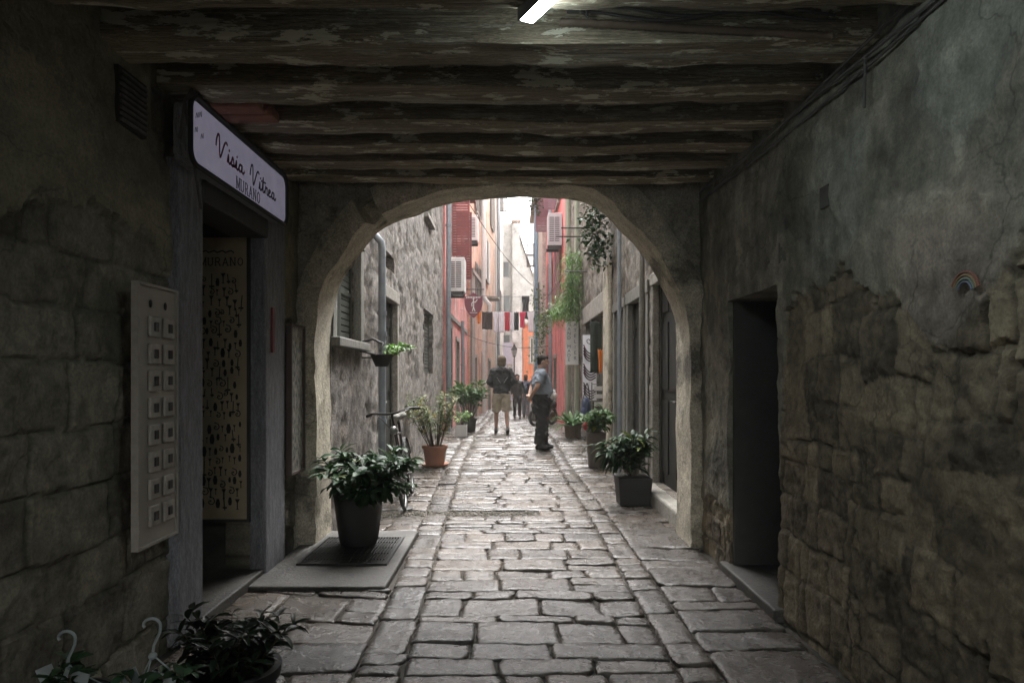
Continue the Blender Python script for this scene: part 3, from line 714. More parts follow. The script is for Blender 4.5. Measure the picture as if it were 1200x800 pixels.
# ------------------------------------------------------------------ timber ceiling
tc = empty('timber_ceiling', (0, 3, 3.2), 'low dark ceiling of rough old timber beams over the passage', 'ceiling')
def bz(y): return 2.785 + .046 * y
d = MB()
for i in range(18):
    x = -1.85 + i * .2
    d.hexa([(x, -4.9, bz(-4.9) + .2), (x + .196, -4.9, bz(-4.9) + .2), (x + .196, 5.82, bz(5.82) + .2), (x, 5.82, bz(5.82) + .2),
            (x, -4.9, bz(-4.9) + .25), (x + .196, -4.9, bz(-4.9) + .25), (x + .196, 5.82, bz(5.82) + .25), (x, 5.82, bz(5.82) + .25)])
d.build('planking', M['plank'], tc)
by = [ -4.6, -3.8, -3.0, -2.2, -1.4, -.6, .1, .8, 1.4, 1.95, 2.48, 3.0, 3.52, 4.06, 4.54, 4.98, 5.42]
for j, y in enumerate(by):
    d = MB(); w = random.uniform(.19, .24); h = .21; N_ = 110; ring = 20
    for i in range(N_):
        x = XL - .1 + (XR - XL + .2) * i / (N_ - 1)
        for k in range(ring):
            th = 2 * math.pi * (k + .5) / ring; cx, cz = math.cos(th), math.sin(th); qq = max(abs(cx), abs(cz)) ** .95
            px, pz = cx / qq * w / 2, cz / qq * h / 2
            dn = .008 * fbm(x * 1.1, th * 1.2, j * 3.1, 4) + .011 * fbm(x * 3, px * 45, pz * 45 + j, 4) - .014 * max(0, fbm(x * 2.2, px * 22, pz * 22 + j * 5, 4) - .3)
            s = 1 + dn / .1
            sag = .012 * math.sin((x + 1.8) / 3.4 * math.pi)
            d.add([(x, y + w / 2 + px * s + .03 * nz(x * .8, j), bz(y) + h / 2 + pz * s - sag + .012 * nz(x * 1.1, j, 5))], [])
    for i in range(N_ - 1):
        for k in range(ring):
            k2 = (k + 1) % ring; d.f.append((i * ring + k, i * ring + k2, (i + 1) * ring + k2, (i + 1) * ring + k))
    d.build('beam', M['timber'], tc, smooth=35)
d = MB()
for i in range(3):
    for k in range(2): d.box(XL - .05, XL + .42 + .03 * ((i + k) % 2), 3.76 + k * .13, 3.88 + k * .13, 2.93 + i * .06, 2.985 + i * .06)
d.build('brick_corbel', M['timber_red'], tc, bevel=.008)

# batten lamp, conduit, wires
lamp = empty('strip_lamp', (.085, 2.0, 2.87), 'lit fluorescent strip lamp fixed under the ceiling beams', 'lamp')
lm = Matrix.Translation((.045, 2.69, 0)) @ Matrix.Rotation(R(27), 4, 'Z')
d = MB(); d.box(-.01, .06, -1.3, 0, 2.895, 2.915, m=lm); d.box(-.016, -.0095, -1.3, 0, 2.84, 2.894, m=lm); d.build('housing', M['housing'], lamp, bevel=.006)
d = MB(); d.box(-.008, .058, -1.29, .005, 2.845, 2.893, m=lm); d.build('diffuser', M['tube'], lamp, bevel=.012)
d = MB(); pts = [(.22 + i * .012, 2.985 + .003 * math.sin(i), 2.995 - .0006 * i) for i in range(100)]
d.tube(pts, [.019 if i % 2 else .0155 for i in range(100)], 10)
tag(d.build('corrugated_conduit', M['conduit'], smooth=60), 'brown ribbed conduit clipped to the beam face beside the strip lamp', 'conduit')
d = MB()
for k in range(2):
    d.tube([(.25 + i * .09, 2.975, 3.035 + .02 * math.sin(i * .8 + k) - .02 * k) for i in range(14)], .006, 6)
d.tube([(.3, 2.97, 3.08), (.31, 2.95, 3.02), (.34, 2.96, 3.0), (.33, 2.96, 3.05)], .006, 6)
tag(d.build('lamp_wire', M['cable'], smooth=60), 'thin dark wires looping along the beam above the ribbed conduit', 'cable')

# ------------------------------------------------------------------ houses
def simple(cols, amp=.006, fr=1.5):
    return lambda u, v: (amp * fbm(u * fr, v * fr, 5, 4), cols)
def rubble(seed, ca, cb, cj, amp=1.0, plaster=None):
    cs = Courses(seed, .14, .3, .18, .5)
    def fn(u, v):
        e, t1, t2 = cs.at(u, v); jd = sst(0, .055, e)
        r = fbm(u * 1.3, v * 3.0, seed, 6); r2 = fbm(u * 6, v * 14, seed + 3, 5)
        dd = amp * (-.014 + .014 * jd + .014 * (t1 - .5) * jd + .012 * r2 + .006 * r)
        c = Vector(cj).lerp(Vector(ca).lerp(Vector(cb), t2), .3 + .7 * jd) * (1 + .45 * r + .3 * r2)
        if plaster:
            mk = sst(-.03, .03, r + .16 + .45 * r2 - plaster[1] * (v - 2) * .02)
            c = c.lerp(Vector(plaster[0]) * (1 + .3 * r2 + .35 * fbm(u * 12, v * 22, 2, 4)), mk); dd = lerp(dd, .006 + .006 * r2 + .004 * fbm(u * 20, v * 20, 3, 3), mk)
        return dd, tuple(max(.02, min(1, q)) for q in c)
    return fn
def shutter_leaf(fm, u0, u1, v0, v1, d0, m, parent, name='shutter'):
    d = MB(); w = .05
    obox(d, fm, u0, u0 + w, v0, v1, d0, d0 + .035); obox(d, fm, u1 - w, u1, v0, v1, d0, d0 + .035)
    for v in (v0, (v0 + v1) / 2 - w / 2, v1 - w): obox(d, fm, u0 + w, u1 - w, v, v + w, d0, d0 + .035)
    k = max(4, int((v1 - v0) / .075))
    for i in range(k):
        v = v0 + w + (v1 - v0 - 2 * w) * i / k; obox(d, fm, u0 + w, u1 - w, v, v + (v1 - v0) / k * .75, d0 + .006, d0 + .024)
    return d.build(name, m, parent)
def opening(fm, h, kind, parent, opt=None):
    u0, u1, v0, v1 = h; opt = opt or {}
    trim = opt.get('trim', M['stucco']); t = opt.get('tw', .09); dd = opt.get('dd', .08); si = -dd + .02
    if kind != 'hole' and opt.get('surround', True):
        d = MB(); zb = v0
        obox(d, fm, u0 - t, u0 + .014, zb, v1 - .014, si, .025); obox(d, fm, u1 - .014, u1 + t, zb, v1 - .014, si, .025); obox(d, fm, u0 - t - .02, u1 + t + .02, v1 - .014, v1 + t * 1.3, si, .035)
        if kind in ('window', 'shuttered'): obox(d, fm, u0 - t - .03, u1 + t + .03, v0 - .08, v0 + .012, si, .09)
        d.build('surround', trim, parent, bevel=.012)
    if kind == 'window':
        d = MB(); w = .05
        for a in ((u0, u0 + w, v0, v1), (u1 - w, u1, v0, v1), (u0 + w, u1 - w, v0, v0 + w), (u0 + w, u1 - w, v1 - w, v1), ((u0 + u1) / 2 - w / 2, (u0 + u1) / 2 + w / 2, v0 + w, v1 - w)): obox(d, fm, *a, -.2, -.14)
        fr = d.build('window', opt.get('frame', M['whiteplastic']), parent)
        d = MB(); obox(d, fm, u0, u1, v0, v1, -.19, -.17); d.build('pane', M['glass'], fr)
        if opt.get('shutters'):
            ws = (u1 - u0) / 2
            shutter_leaf(fm, u0 - ws - .02, u0 - .02, v0, v1, .05, opt['shutters'], parent); shutter_leaf(fm, u1 + .02, u1 + ws + .02, v0, v1, .05, opt['shutters'], parent)
    elif kind == 'shuttered':
        c = (u0 + u1) / 2; mt = opt.get('mat', M['greenshutter'])
        shutter_leaf(fm, u0, c - .004, v0, v1, -dd - .04, mt, parent); shutter_leaf(fm, c + .004, u1, v0, v1, -dd - .04, mt, parent)
        d = MB(); obox(d, fm, u0, u1, v0, v1, -dd - .1, -dd - .05); d.build('pane', M['glass'], parent)
    elif kind == 'door':
        mt = opt.get('mat', M['darkwood']); d = MB(); obox(d, fm, u0, u1, v0, v1, -dd - .07, -dd - .015); k = opt.get('boards', 2)
        for i in range(k):
            a = u0 + (u1 - u0) * i / k; b = u0 + (u1 - u0) * (i + 1) / k
            for (va, vb) in ((.06, .42), (.47, .8), (.85, .97)):
                obox(d, fm, a + .05, b - .05, lerp(v0, v1, va), lerp(v0, v1, vb), -dd - .015, -dd)
        dr = d.build('door', mt, parent, bevel=.006)
        d = MB(); obox(d, fm, u1 - .075, u1 - .016, v0 + .005, v1 - .016, -dd - .012, -dd + .015); d.build('shade_lining', M['blackdoor'], parent); d = MB(); obox(d, fm, u0 + .016, u0 + .075, v0 + .005, v1 - .016, -dd - .012, -dd + .015); d.build('shade_lining', M['blackdoor'], parent)  # added dark strips beside the reveals, painting in doorway shade
        d = MB(); uh = lerp(u0, u1, .46); d.tube([fm(uh, v0 + 1.0, -dd - .02), fm(uh, v0 + 1.0, -dd + .04), fm(uh + .09, v0 + 1.0, -dd + .04)], .012); d.build('handle', M['metal'], dr)
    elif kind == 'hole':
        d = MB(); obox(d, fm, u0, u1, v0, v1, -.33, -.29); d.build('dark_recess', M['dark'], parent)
def house(label, fm, u0, u1, top, wm, disp, ops, step=.3, vfine=4.5, deep=.3, back=4.0, cat='house', zb=-.5, roof=True, name='house'):
    c = fm((u0 + u1) / 2, 0, 0); hs = empty(name, (c[0], c[1], 0), label, cat)
    holes = [o[0] for o in ops]
    wall_mesh(fm, u0 + .002, u1 - .002, zb, top, step, holes, disp, deep, vfine).build('wall', wm, hs, smooth=60)
    d = MB(); obox(d, fm, u0 + .004, u1 - .004, zb, top - .01, -back, -deep - .04); d.build('rear_wall', wm, hs)
    if roof:
        d = MB(); obox(d, fm, u0 + .01, u1 - .01, top + .003, top + .1, -back, .22)
        k = int((u1 - u0) / .2)
        for i in range(k):
            u = u0 + (i + .5) * (u1 - u0) / k; d.tube([fm(u, top + .1, .26), fm(u, top + .16, -1.5)], .075, 7)
        d.build('roof', M['tile'], hs)
    for o in ops: opening(fm, o[0], o[1], hs, o[2] if len(o) > 2 else None)
    return hs
def pipe(parent, pts, r, m, clamps=(), name='downpipe'):
    d = MB(); d.tube(pts, r, 10)
    for c in clamps: d.tube([(c[0], c[1], c[2] - .025), (c[0], c[1], c[2] + .025)], r * 1.3, 10)
    return d.build(name, m, parent, smooth=50)

FL = fleft(-1.65)
L1 = house('rough grey rubble house with dark shuttered window and doorway just beyond the arch', FL, 6.27, 16.9, 6.6, M['oldwall2'],
           rubble(31, (.42, .36, .3), (.22, .19, .16), (.12, .1, .085), 1.0, ((.37, .335, .31), 0.0)),
           [((6.45, 7.5, 1.8, 2.85), 'shuttered', {'trim': M['trimgrey'], 'tw': .14}),
            ((8.75, 9.95, .08, 2.5), 'door', {'trim': M['stucco'], 'tw': .12}),
            ((9.1, 9.75, 2.9, 3.12), 'hole'),
            ((13.1, 14.7, 1.5, 2.75), 'shuttered', {'surround': False}),
            ((8.6, 9.6, 4.6, 5.9), 'shuttered'), ((13.3, 14.3, 4.6, 5.9), 'shuttered')], step=.06, vfine=5.0)
pipe(L1, [(-1.72, 8.2, 3.22), (-1.66, 8.2, 3.19), (-1.54, 8.2, 3.05), (-1.53, 8.2, 2.95), (-1.53, 8.2, 1.2), (-1.53, 8.2, .0)], .045, M['zinc'], [(-1.53, 8.2, 2.2), (-1.53, 8.2, 1.95), (-1.53, 8.2, .9)])
d = MB(); d.tube([(-1.64, 7.55, 1.82), (-1.5, 7.5, 1.85), (-1.38, 7.45, 1.8), (-1.4, 7.4, 1.72)], .014, 6); d.build('bracket', M['iron'], L1, smooth=60); d = MB(); d.tube([(-1.64, 7.5, 1.72), (-1.46, 7.45, 1.68)], .012, 6); d.build('bracket', M['iron'], L1, smooth=60)

FL2 = fleft(-1.6)
L2 = house('pink rendered house with dark red shutters behind the rubble house', FL2, 16.9, 26, 9.0, M['pink'], simple((1, 1, 1)),
           [((17.3, 18.9, -.05, 2.75), 'door', {'mat': M['greenshutter'], 'trim': M['trimgrey']}),
            ((20.4, 21.6, .1, 2.5), 'shuttered', {'mat': M['greenshutter']}), ((22.8, 24.2, -.2, 2.3), 'door', {'trim': M['stucco']}),
            ((18.9, 20.1, 4.7, 6.5), 'window'), ((22.6, 23.8, 4.4, 6.0), 'window', {'shutters': M['redshutter']}),
            ((19.0, 20.0, 7.2, 8.5), 'window', {'shutters': M['redshutter']})])
pipe(L2, [(-1.52, 17.05, 8.9), (-1.52, 17.05, 0)], .062, M['zinc'], [(-1.52, 17.05, z) for z in (1.5, 3.3, 5.2)])
d = MB(); d.box(-1.6, -1.56, 17.2, 25.6, 3.0, 3.12); d.build('string_course', M['trimgrey'], L2)
fa = ffront(18.85); shutter_leaf(fa, -1.6, -1.1, 4.75, 6.5, 0, M['redshutter'], L2)
fa = ffront(20.3); shutter_leaf(fa, -1.6, -1.12, 4.3, 6.3, 0, M['redshutter'], L2)
d = MB(); d.box(-1.6, -1.0, 19.0, 20.25, 6.55, 6.7); d.build('window_hood', M['redshutter'], L2)
pipe(L2, [(-1.5, 21.9, 3.2), (-1.5, 21.9, -.1)], .06, M['zinc'], [(-1.5, 21.9, 1.8)])

L3f = fslant(-1.5, 26, -.8, 38.5); L3L = math.hypot(.7, 12.5)
L3 = house('peach orange house with a white downpipe behind the pink house', L3f, .0, L3L, 13.2, M['orange'], simple((1, 1, 1)),
           [((1.2, 2.4, -.3, 2.2), 'door', {'mat': M['brownshutter']}), ((4.5, 5.7, .2, 2.4), 'shuttered', {'mat': M['brownshutter']}), ((8.0, 9.2, -.3, 2.2), 'door'),
            ((2.0, 3.1, 4.2, 6.0), 'window', {'shutters': M['brownshutter']}), ((6.4, 7.5, 6.0, 8.0), 'window', {'shutters': M['whiteplastic']}), ((2.0, 3.1, 8.2, 9.8), 'window', {'shutters': M['brownshutter']}), ((9.5, 10.6, 9.2, 11), 'window', {'shutters': M['brownshutter']})])
c = L3f(3.9, 0, .14)
pipe(L3, [(c[0], c[1], 12.8), (c[0], c[1], 5.0), (c[0] + .05, c[1], 4.8), (c[0] + .28, c[1], 4.55), (c[0] + .28, c[1], 4.2), (c[0] + .05, c[1], 3.9), (c[0] + .05, c[1], -.2)], .1, M['whiteplastic'])
d = MB(); obox(d, L3f, .05, 1.1, -.3, 5.4, 0, .08); obox(d, L3f, .05, 3.4, 5.4, 5.55, 0, .12); d.build('stone_quoin', M['brownwall'], L3)
d = MB(); obox(d, L3f, 7.2, 8.6, 5.2, 5.3, 0, .55); d.build('balcony_slab', M['stucco'], L3)

L4f = fslant(-.8, 38.6, -.45, 51.5)
L4 = house('grey brown stone house with brown shutters leading to the white end house', L4f, 0, math.hypot(.35, 12.9), 15.5, M['brownwall'], simple((1, 1, 1), .02),
           [((1.5, 2.7, -.4, 2.0), 'door'), ((5.5, 6.5, .4, 2.2), 'shuttered', {'mat': M['brownshutter']}), ((2.0, 3.2, 4.4, 6.2), 'window'), ((6.8, 8.0, 5.0, 7.0), 'window', {'shutters': M['brownshutter']}), ((3.0, 4.2, 9.5, 11.5), 'window')])
fa = L4f(2.0, 0, 0); fb = ffront(fa[1]); shutter_leaf(fb, fa[0] + .0, fa[0] + .62, 11.2, 13.4, 0, M['brownshutter'], L4)
pipe(L4, [(-.62, 38.7, 15), (-.62, 38.7, -.3)], .09, M['zinc'])

# end of the street
FE = ffront(52.5)
E1 = empty('house', (.4, 52.5, -.4), 'tall whitewashed stone house with a chimney closing the end of the street', 'house')
prof = [(-1.2, -.6), (2.6, -.6), (2.6, 8.6), (1.75, 9.2), (.75, 12.6), (.3, 13.2), (-.55, 13.1), (-1.2, 13.0)]
d = MB(); d.prism(prof, FE, -5, 0); d.build('wall', M['white'], E1)
def chim(x0, x1, y, z0, z1, parent):
    d = MB(); d.box(x0, x1, y, y + .6, z0, z1); ch = d.build('chimney', M['white'], parent)
    d = MB(); d.box(x0 - .08, x1 + .08, y - .08, y + .68, z1 + .22, z1 + .3)
    for xx in (x0 + .03, (x0 + x1) / 2 - .05, x1 - .13): d.box(xx, xx + .1, y + .02, y + .12, z1, z1 + .22)
    cx, cy = (x0 + x1) / 2, y + .3; w = (x1 - x0) / 2 + .08
    d.add([(cx - w, y - .08, z1 + .302), (cx + w, y - .08, z1 + .302), (cx + w, y + .68, z1 + .302), (cx - w, y + .68, z1 + .302), (cx, cy, z1 + .62)], [(0, 1, 4), (1, 2, 4), (2, 3, 4), (3, 0, 4)])
    d.build('cap', M['tile'], ch)
chim(.22, .78, 51.8, 4.0, 12.9, E1)
for (u0, u1, v0, v1) in ((-.5, .05, 6.0, 7.6), (-.5, .05, 3.0, 4.6), (.95, 1.5, 3.4, 5.0), (.95, 1.5, 6.2, 7.6), (-.55, .0, 9.0, 10.2)):
    d = MB(); obox(d, FE, u0, u1, v0, v1, .002, .05); w_ = d.build('window', M['trimgrey'], E1)
    d = MB(); obox(d, FE, u0 + .06, u1 - .06, v0 + .06, v1 - .06, .051, .06); d.build('pane', M['glass'], w_)
d = MB(); d.tube([(.75, 52.4, 12.2), (1.9, 52.4, 8.9)], .07, 6); d.build('gutter', M['brownshutter'], E1)
FO = ffront(46.0)
E2 = house('vivid orange gabled house at the far right bend of the street', FO, .92, 2.4, 4.85, M['vermil'], simple((1, 1, 1)), [((1.4, 1.8, 2.3, 4.0), 'window', {'shutters': None, 'frame': M['whiteplastic']})], back=3, roof=True)
FV = ffront(50.5)
E3 = house('low lilac grey house glimpsed beyond the washing line', FV, -.9, .25, 3.9, mat('lilac_render', (.42, .42, .52), (.34, .34, .43), rough=.9), simple((1, 1, 1)), [((-.1, .12, 1.2, 2.2), 'window')], back=1.5, roof=False)

# right side
FR = fright(1.75)
R1 = house('weathered stone house with a row of shop doorways on the pot-lined side beyond the arch', FR, 6.27, 20.4, 7.3, M['oldwall2'],
           rubble(47, (.34, .27, .2), (.21, .165, .12), (.08, .065, .05), 1.3, ((.36, .325, .28), .8)),
           [((6.6, 8.25, .16, 2.55), 'door', {'trim': M['stucco'], 'tw': .1, 'mat': M['shadedoor'], 'boards': 4}), ((8.65, 10.0, .02, 2.5), 'door', {'mat': M['shadedoor'], 'trim': M['trimgrey'], 'tw': .12}),
            ((10.35, 11.3, .02, 2.5), 'door', {'trim': M['trimgrey'], 'tw': .1, 'mat': M['trimgrey']}), ((12.6, 15.6, .02, 2.62), 'hole', {}),
            ((9.0, 10.0, 4.2, 5.6), 'shuttered'), ((14.0, 15.0, 4.2, 5.6), 'shuttered', {'mat': M['mauveshutter']}), ((17.4, 18.6, 4.4, 6.0), 'shuttered', {'mat': M['mauveshutter']}), ((17.6, 18.8, .0, 2.3), 'door', {'mat': M['brownshutter']})],
           step=.07, vfine=4.5)
d = MB(); obox(d, FR, 6.5, 8.35, -.05, .155, -.28, .16); d.build('doorstep', M['stucco'], R1, bevel=.025)
d = MB(); obox(d, FR, 12.3, 15.9, 2.62, 3.0, -.1, .05); d.build('lintel', M['stucco'], R1, bevel=.02)
d = MB(); obox(d, FR, 11.6, 12.3, 0, 3.4, 0, .07); d.build('pilaster', M['archstone'], R1, bevel=.03)
d = MB(); obox(d, FR, 17.0, 17.5, 0, 7.6, 0, .1); obox(d, FR, 19.4, 20.3, 0, 7.6, 0, .1); d.build('pilaster', mat('mossy_stone', (.3, .3, .23), (.18, .2, .14), sc=2.5, rough=.9, bump=.8, bsc=12), R1, bevel=.03)
pipe(R1, [(1.64, 10.18, 7.5), (1.64, 10.18, 0)], .03, M['zinc'], [(1.64, 10.18, 2.0)]); pipe(R1, [(1.64, 8.45, 3.0), (1.64, 8.45, .0)], .035, M['trimgrey'])
for yy, zz in ((14.6, 4.42), (15.4, 3.8), (13.2, 4.3)):
    d = MB(); d.tube([(1.78, yy, zz), (1.0 + .25 * (yy > 15), yy, zz)], .014, 6); d.build('bracket', M['iron'], R1, smooth=60)

FR2 = fright(1.66)
R2 = house('rose red rendered house with maroon shutters past the stone shops', FR2, 20.42, 31, 10.0, M['pinkred'], simple((1, 1, 1)),
           [((24, 25.3, -.3, 2.1), 'door'), ((27, 28.2, .3, 2.3), 'window', {'shutters': M['mauveshutter']}),
            ((22.4, 23.6, 4.0, 5.8), 'window', {'shutters': M['mauveshutter']}), ((26.5, 27.8, 4.2, 6.0), 'window', {'shutters': M['mauveshutter']}), ((22.4, 23.6, 7.2, 8.8), 'window', {'shutters': M['mauveshutter']}), ((27.5, 28.7, 7.4, 9.4), 'window')])
pipe(R2, [(1.5, 25.0, 9), (1.5, 25.0, -.3)], .075, M['zinc'], [(1.5, 25, 2), (1.5, 25, 4.5)])
d = MB(); obox(d, FR2, 20.5, 30.9, 3.6, 4.0, 0, .05); d.build('string_course', M['mauve'], R2)
fa = ffront(27.4); shutter_leaf(fa, 1.05, 1.66, 7.5, 9.5, 0, M['mauveshutter'], R2); fa = ffront(28.8); shutter_leaf(fa, 1.1, 1.66, 7.5, 9.5, 0, M['mauveshutter'], R2)
fa = ffront(23.7); shutter_leaf(fa, 1.2, 1.66, 7.2, 8.8, 0, M['mauveshutter'], R2)
FR3 = fright(1.5)
R3 = house('white stone house with a pale blue downpipe next to the rose red house', FR3, 31.02, 43, 11.0, M['white'], simple((1, 1, 1), .03, 3),
           [((33, 34.2, -.4, 2.0), 'door'), ((34, 35.2, 4.2, 6.0), 'window', {'shutters': M['brownshutter']}), ((38, 39.2, 4.5, 6.5), 'window', {'shutters': M['brownshutter']})])
pipe(R3, [(1.38, 35.2, 10.6), (1.38, 35.2, -.3)], .09, M['bluepipe'])
fa = ffront(40); shutter_leaf(fa, 1.0, 1.5, 7.8, 9.2, 0, M['brownshutter'], R3)

# ------------------------------------------------------------------ air conditioners
M['greycasing'] = mat('grey_casing', (.46, .46, .47), (.4, .4, .41), sc=9, rough=.5)
def ac(label, x0, x1, y0, y1, z0, z1, cm='whiteplastic'):
    o = empty('air_conditioner', ((x0 + x1) / 2, (y0 + y1) / 2, z0), label, 'air conditioner', 'outdoor air conditioner units')
    d = MB(); d.box(x0, x1, y0, y1, z0, z1); d.build('casing', M[cm], o, bevel=.015)
    d = MB(); w = (x1 - x0); k = 13
    for i in range(k):
        z = lerp(z0 + .12 * (z1 - z0), z0 + .9 * (z1 - z0), i / k)
        for a, b in ((.1, .42), (.48, .8)): d.box(x0 + a * w, x0 + b * w, y0 - .01, y0 - .002, z, z + (z1 - z0) * .032)
    d.build('louvre_grille', M['greyplastic'], o)
    for ya in (y0 + .03, y1 - .08):
        d = MB(); d.box(x0 - .02, x1 - .03, ya, ya + .05, z0 - .1, z0 - .002); d.build('bracket', M['iron'], o)
    return o
ac('large white louvred air conditioner on the pink house next to the downpipe', -1.585, -1.16, 17.6, 18.3, 3.62, 4.5)
ac('smaller white air conditioner high on the pink house above the shield sign', -1.585, -1.12, 24.2, 24.9, 6.25, 7.15)
ac('grey white air conditioner on the rose red house under the maroon shutters', 1.2, 1.64, 21.2, 21.9, 5.5, 6.5, 'greycasing')

# ------------------------------------------------------------------ foliage
def leaf(mb, p, d, L, w, droop=.5, col=None, seg=3, roll=0.0):
    d = Vector(d).normalized(); p = Vector(p)
    s = d.cross(Vector((0, 0, 1)))
    if s.length < .05: s = Vector((1, 0, 0))
    s.normalize(); s = Matrix.Rotation(roll, 3, d) @ s
    vs = []; fs = []
    for i in range(seg + 1):
        t = i / seg; q = (.25, 1, .75, 0.04) if seg == 3 else None
        ww = w * (math.sin(math.pi * (t * .86 + .07)) ** .8)
        up = s.cross(d)
        vs += [p - s * ww / 2 + up * ww * .18, p.copy(), p + s * ww / 2 + up * ww * .18]
        d = (d + Vector((0, 0, -droop / seg))).normalized(); p = p + d * L / seg
    for i in range(seg):
        a = i * 3; fs += [(a, a + 1, a + 4, a + 3), (a + 1, a + 2, a + 5, a + 4)]
    mb.add(vs, fs, col)
def lcol(lo=.65, hi=1.35, yel=.0):
    b = random.uniform(lo, hi)
    if random.random() < yel: return (b * 3.2, b * 2.0, b * .7)
    return (b * random.uniform(.85, 1.2), b, b * random.uniform(.8, 1.1))
def rdir(up=.3):
    a = random.uniform(0, 2 * math.pi); z = random.uniform(up - .5, up + .6); return Vector((math.cos(a), math.sin(a), z)).normalized()
def bush(parent, base, n_st, h, spread, leafL, leafW, m, droop=.6, n_leaf=14, yel=0.0, lean=(0, 0), stemr=.006, start=.25, name='foliage'):
    fo = MB(); st = MB(); b = Vector(base)
    for i in range(n_st):
        a = random.uniform(0, 2 * math.pi); r = spread * math.sqrt(random.random())
        tip = b + Vector((math.cos(a) * r + lean[0], math.sin(a) * r + lean[1], h * random.uniform(.55, 1.0)))
        p0 = b + Vector((math.cos(a) * r * .2, math.sin(a) * r * .2, 0)); mid = p0.lerp(tip, .5) + Vector((0, 0, h * .1))
        pts = [p0, p0.lerp(mid, .5), mid, mid.lerp(tip, .5) + Vector((0, 0, .02)), tip]
        st.tube(pts, [stemr, stemr * .9, stemr * .7, stemr * .5, stemr * .3], 5)
        for k in range(n_leaf):
            t = random.uniform(start, 1.0) * 4; j = min(3, int(t)); p = pts[j].lerp(pts[j + 1], t - j)
            dr = (rdir(.35) + (tip - p0).normalized() * .5)
            leaf(fo, p, dr, leafL * random.uniform(.6, 1.15), leafW * random.uniform(.7, 1.15), droop * random.uniform(.4, 1.5), lcol(yel=yel), roll=random.uniform(-.5, .5))
    fo.build(name, m, parent, smooth=60); st.build('stems', M['stem'], parent)

# big charcoal pot with bay-like shrub in the passage mouth
GX, GY = -1.27, 5.75
pt = empty('potted_shrub', (GX, GY, .045), 'dark leafy shrub in a tall charcoal pot standing on the metal grate', 'potted plant')
d = MB(); d.lathe([(.15, 0), (.165, .05), (.19, .25), (.21, .42), (.215, .44), (.195, .44), (.18, .4)], (GX, GY, .046), 28); d.build('pot', M['potdark'], pt, smooth=40)
d = MB(); d.lathe([(.181, .39), (.1, .4), (.01, .405)], (GX, GY, .046), 20); d.build('soil', M['soil'], pt)
bush(pt, (GX + .02, GY, .45), 38, .36, .46, .14, .06, M['leafdark'], 1.0, 15, .012, (.06, 0))
bush(pt, (GX + .03, GY, .44), 26, .12, .42, .14, .062, M['leafdark'], 1.4, 14, .012, (.05, 0), name='trailing_foliage')
# slab and grate
d = MB(); d.box(-1.78, -.84, 4.62, 6.3, -.04, .025); tag(base_at(d.build('entrance_slab', M['concrete'], bevel=.015), (-1.3, 5.4, 0)), 'low grey concrete slab below the charcoal pot and shop jamb', 'slab')
d = MB(); gx0, gx1, gy0, gy1 = -1.6, -.92, 5.12, 5.98
for a in ((gx0, gx1, gy0, gy0 + .025), (gx0, gx1, gy1 - .025, gy1), (gx0, gx0 + .025, gy0 + .026, gy1 - .026), (gx1 - .025, gx1, gy0 + .026, gy1 - .026)): d.box(*a, .027, .043)
for i in range(26):
    x = gx0 + .04 + i * (gx1 - gx0 - .08) / 25; d.box(x, x + .009, gy0 + .026, gy1 - .026, .027, .041)
for i in range(4):
    y = gy0 + .15 + i * .18; d.box(gx0 + .026, gx1 - .026, y, y + .008, .0275, .037)
tag(base_at(d.build('drain_grate', M['iron']), (-1.26, 5.5, .05)), 'dark metal floor grate set in the slab beneath the charcoal pot', 'grate')

# terracotta pot with airy shrub
def pot_lathe(parent, x, y, z, r0, r1, h, m, rim=True, sq=0):
    d = MB(); pr = [(r0, 0), (lerp(r0, r1, .5), h * .5), (r1, h * .85)] + ([(r1 * 1.08, h * .86), (r1 * 1.08, h)] if rim else [(r1 * 1.02, h)]) + [(r1 * .92, h), (r1 * .9, h * .9)]
    d.lathe(pr, (x, y, z), 28, sq=sq); d.build('pot', m, parent, smooth=40)
    d = MB(); d.lathe([(r1 * .9, h * .9), (r1 * .5, h * .92), (.01, h * .93)], (x, y, z), 28, sq=sq); d.build('soil', M['soil'], parent)
x, y = -1.19, 10.9
t = empty('potted_shrub', (x, y, gz(y)), 'thin grey green shrub in a terracotta pot with saucer against the rubble wall', 'potted plant')
d = MB(); d.lathe([(.2, 0), (.23, .035), (.22, .035), (.19, .012)], (x, y, gz(y) + .01), 24); d.build('saucer', M['terracotta'], t, smooth=40)
pot_lathe(t, x, y, gz(y) + .03, .15, .19, .3, M['terracotta'])
bush(t, (x, y, gz(y) + .3), 34, .88, .5, .13, .03, M['leafpale'], .7, 22, .04, (-.06, 0), .006, .25)
# round green bush further along
x, y = -1.0, 16.9
t = empty('potted_bush', (x, y, gz(y)), 'rounded bright green bush in a dark pot before the pink house', 'potted plant')
pot_lathe(t, x, y, gz(y), .15, .19, .34, M['potdark'])
bush(t, (x - .0, y, gz(y) + .33), 40, .95, .5, .15, .075, M['leaf'], .6, 16, 0, (0, 0), .008, .4)
x, y = -1.1, 15.6
t = empty('planter_box', (x, y, gz(y)), 'small white planter box with trailing green sprigs near the rounded bush', 'planter')
d = MB(); d.box(x - .13, x + .13, y - .13, y + .13, gz(y), gz(y) + .26); d.build('box', M['signwhite'], t, bevel=.01)
d = MB(); d.box(x - .115, x + .115, y - .115, y + .115, gz(y) + .2, gz(y) + .268); d.build('soil', M['soil'], t)
bush(t, (x, y, gz(y) + .26), 22, .3, .3, .08, .035, M['fern'], 1.2, 12, .05)
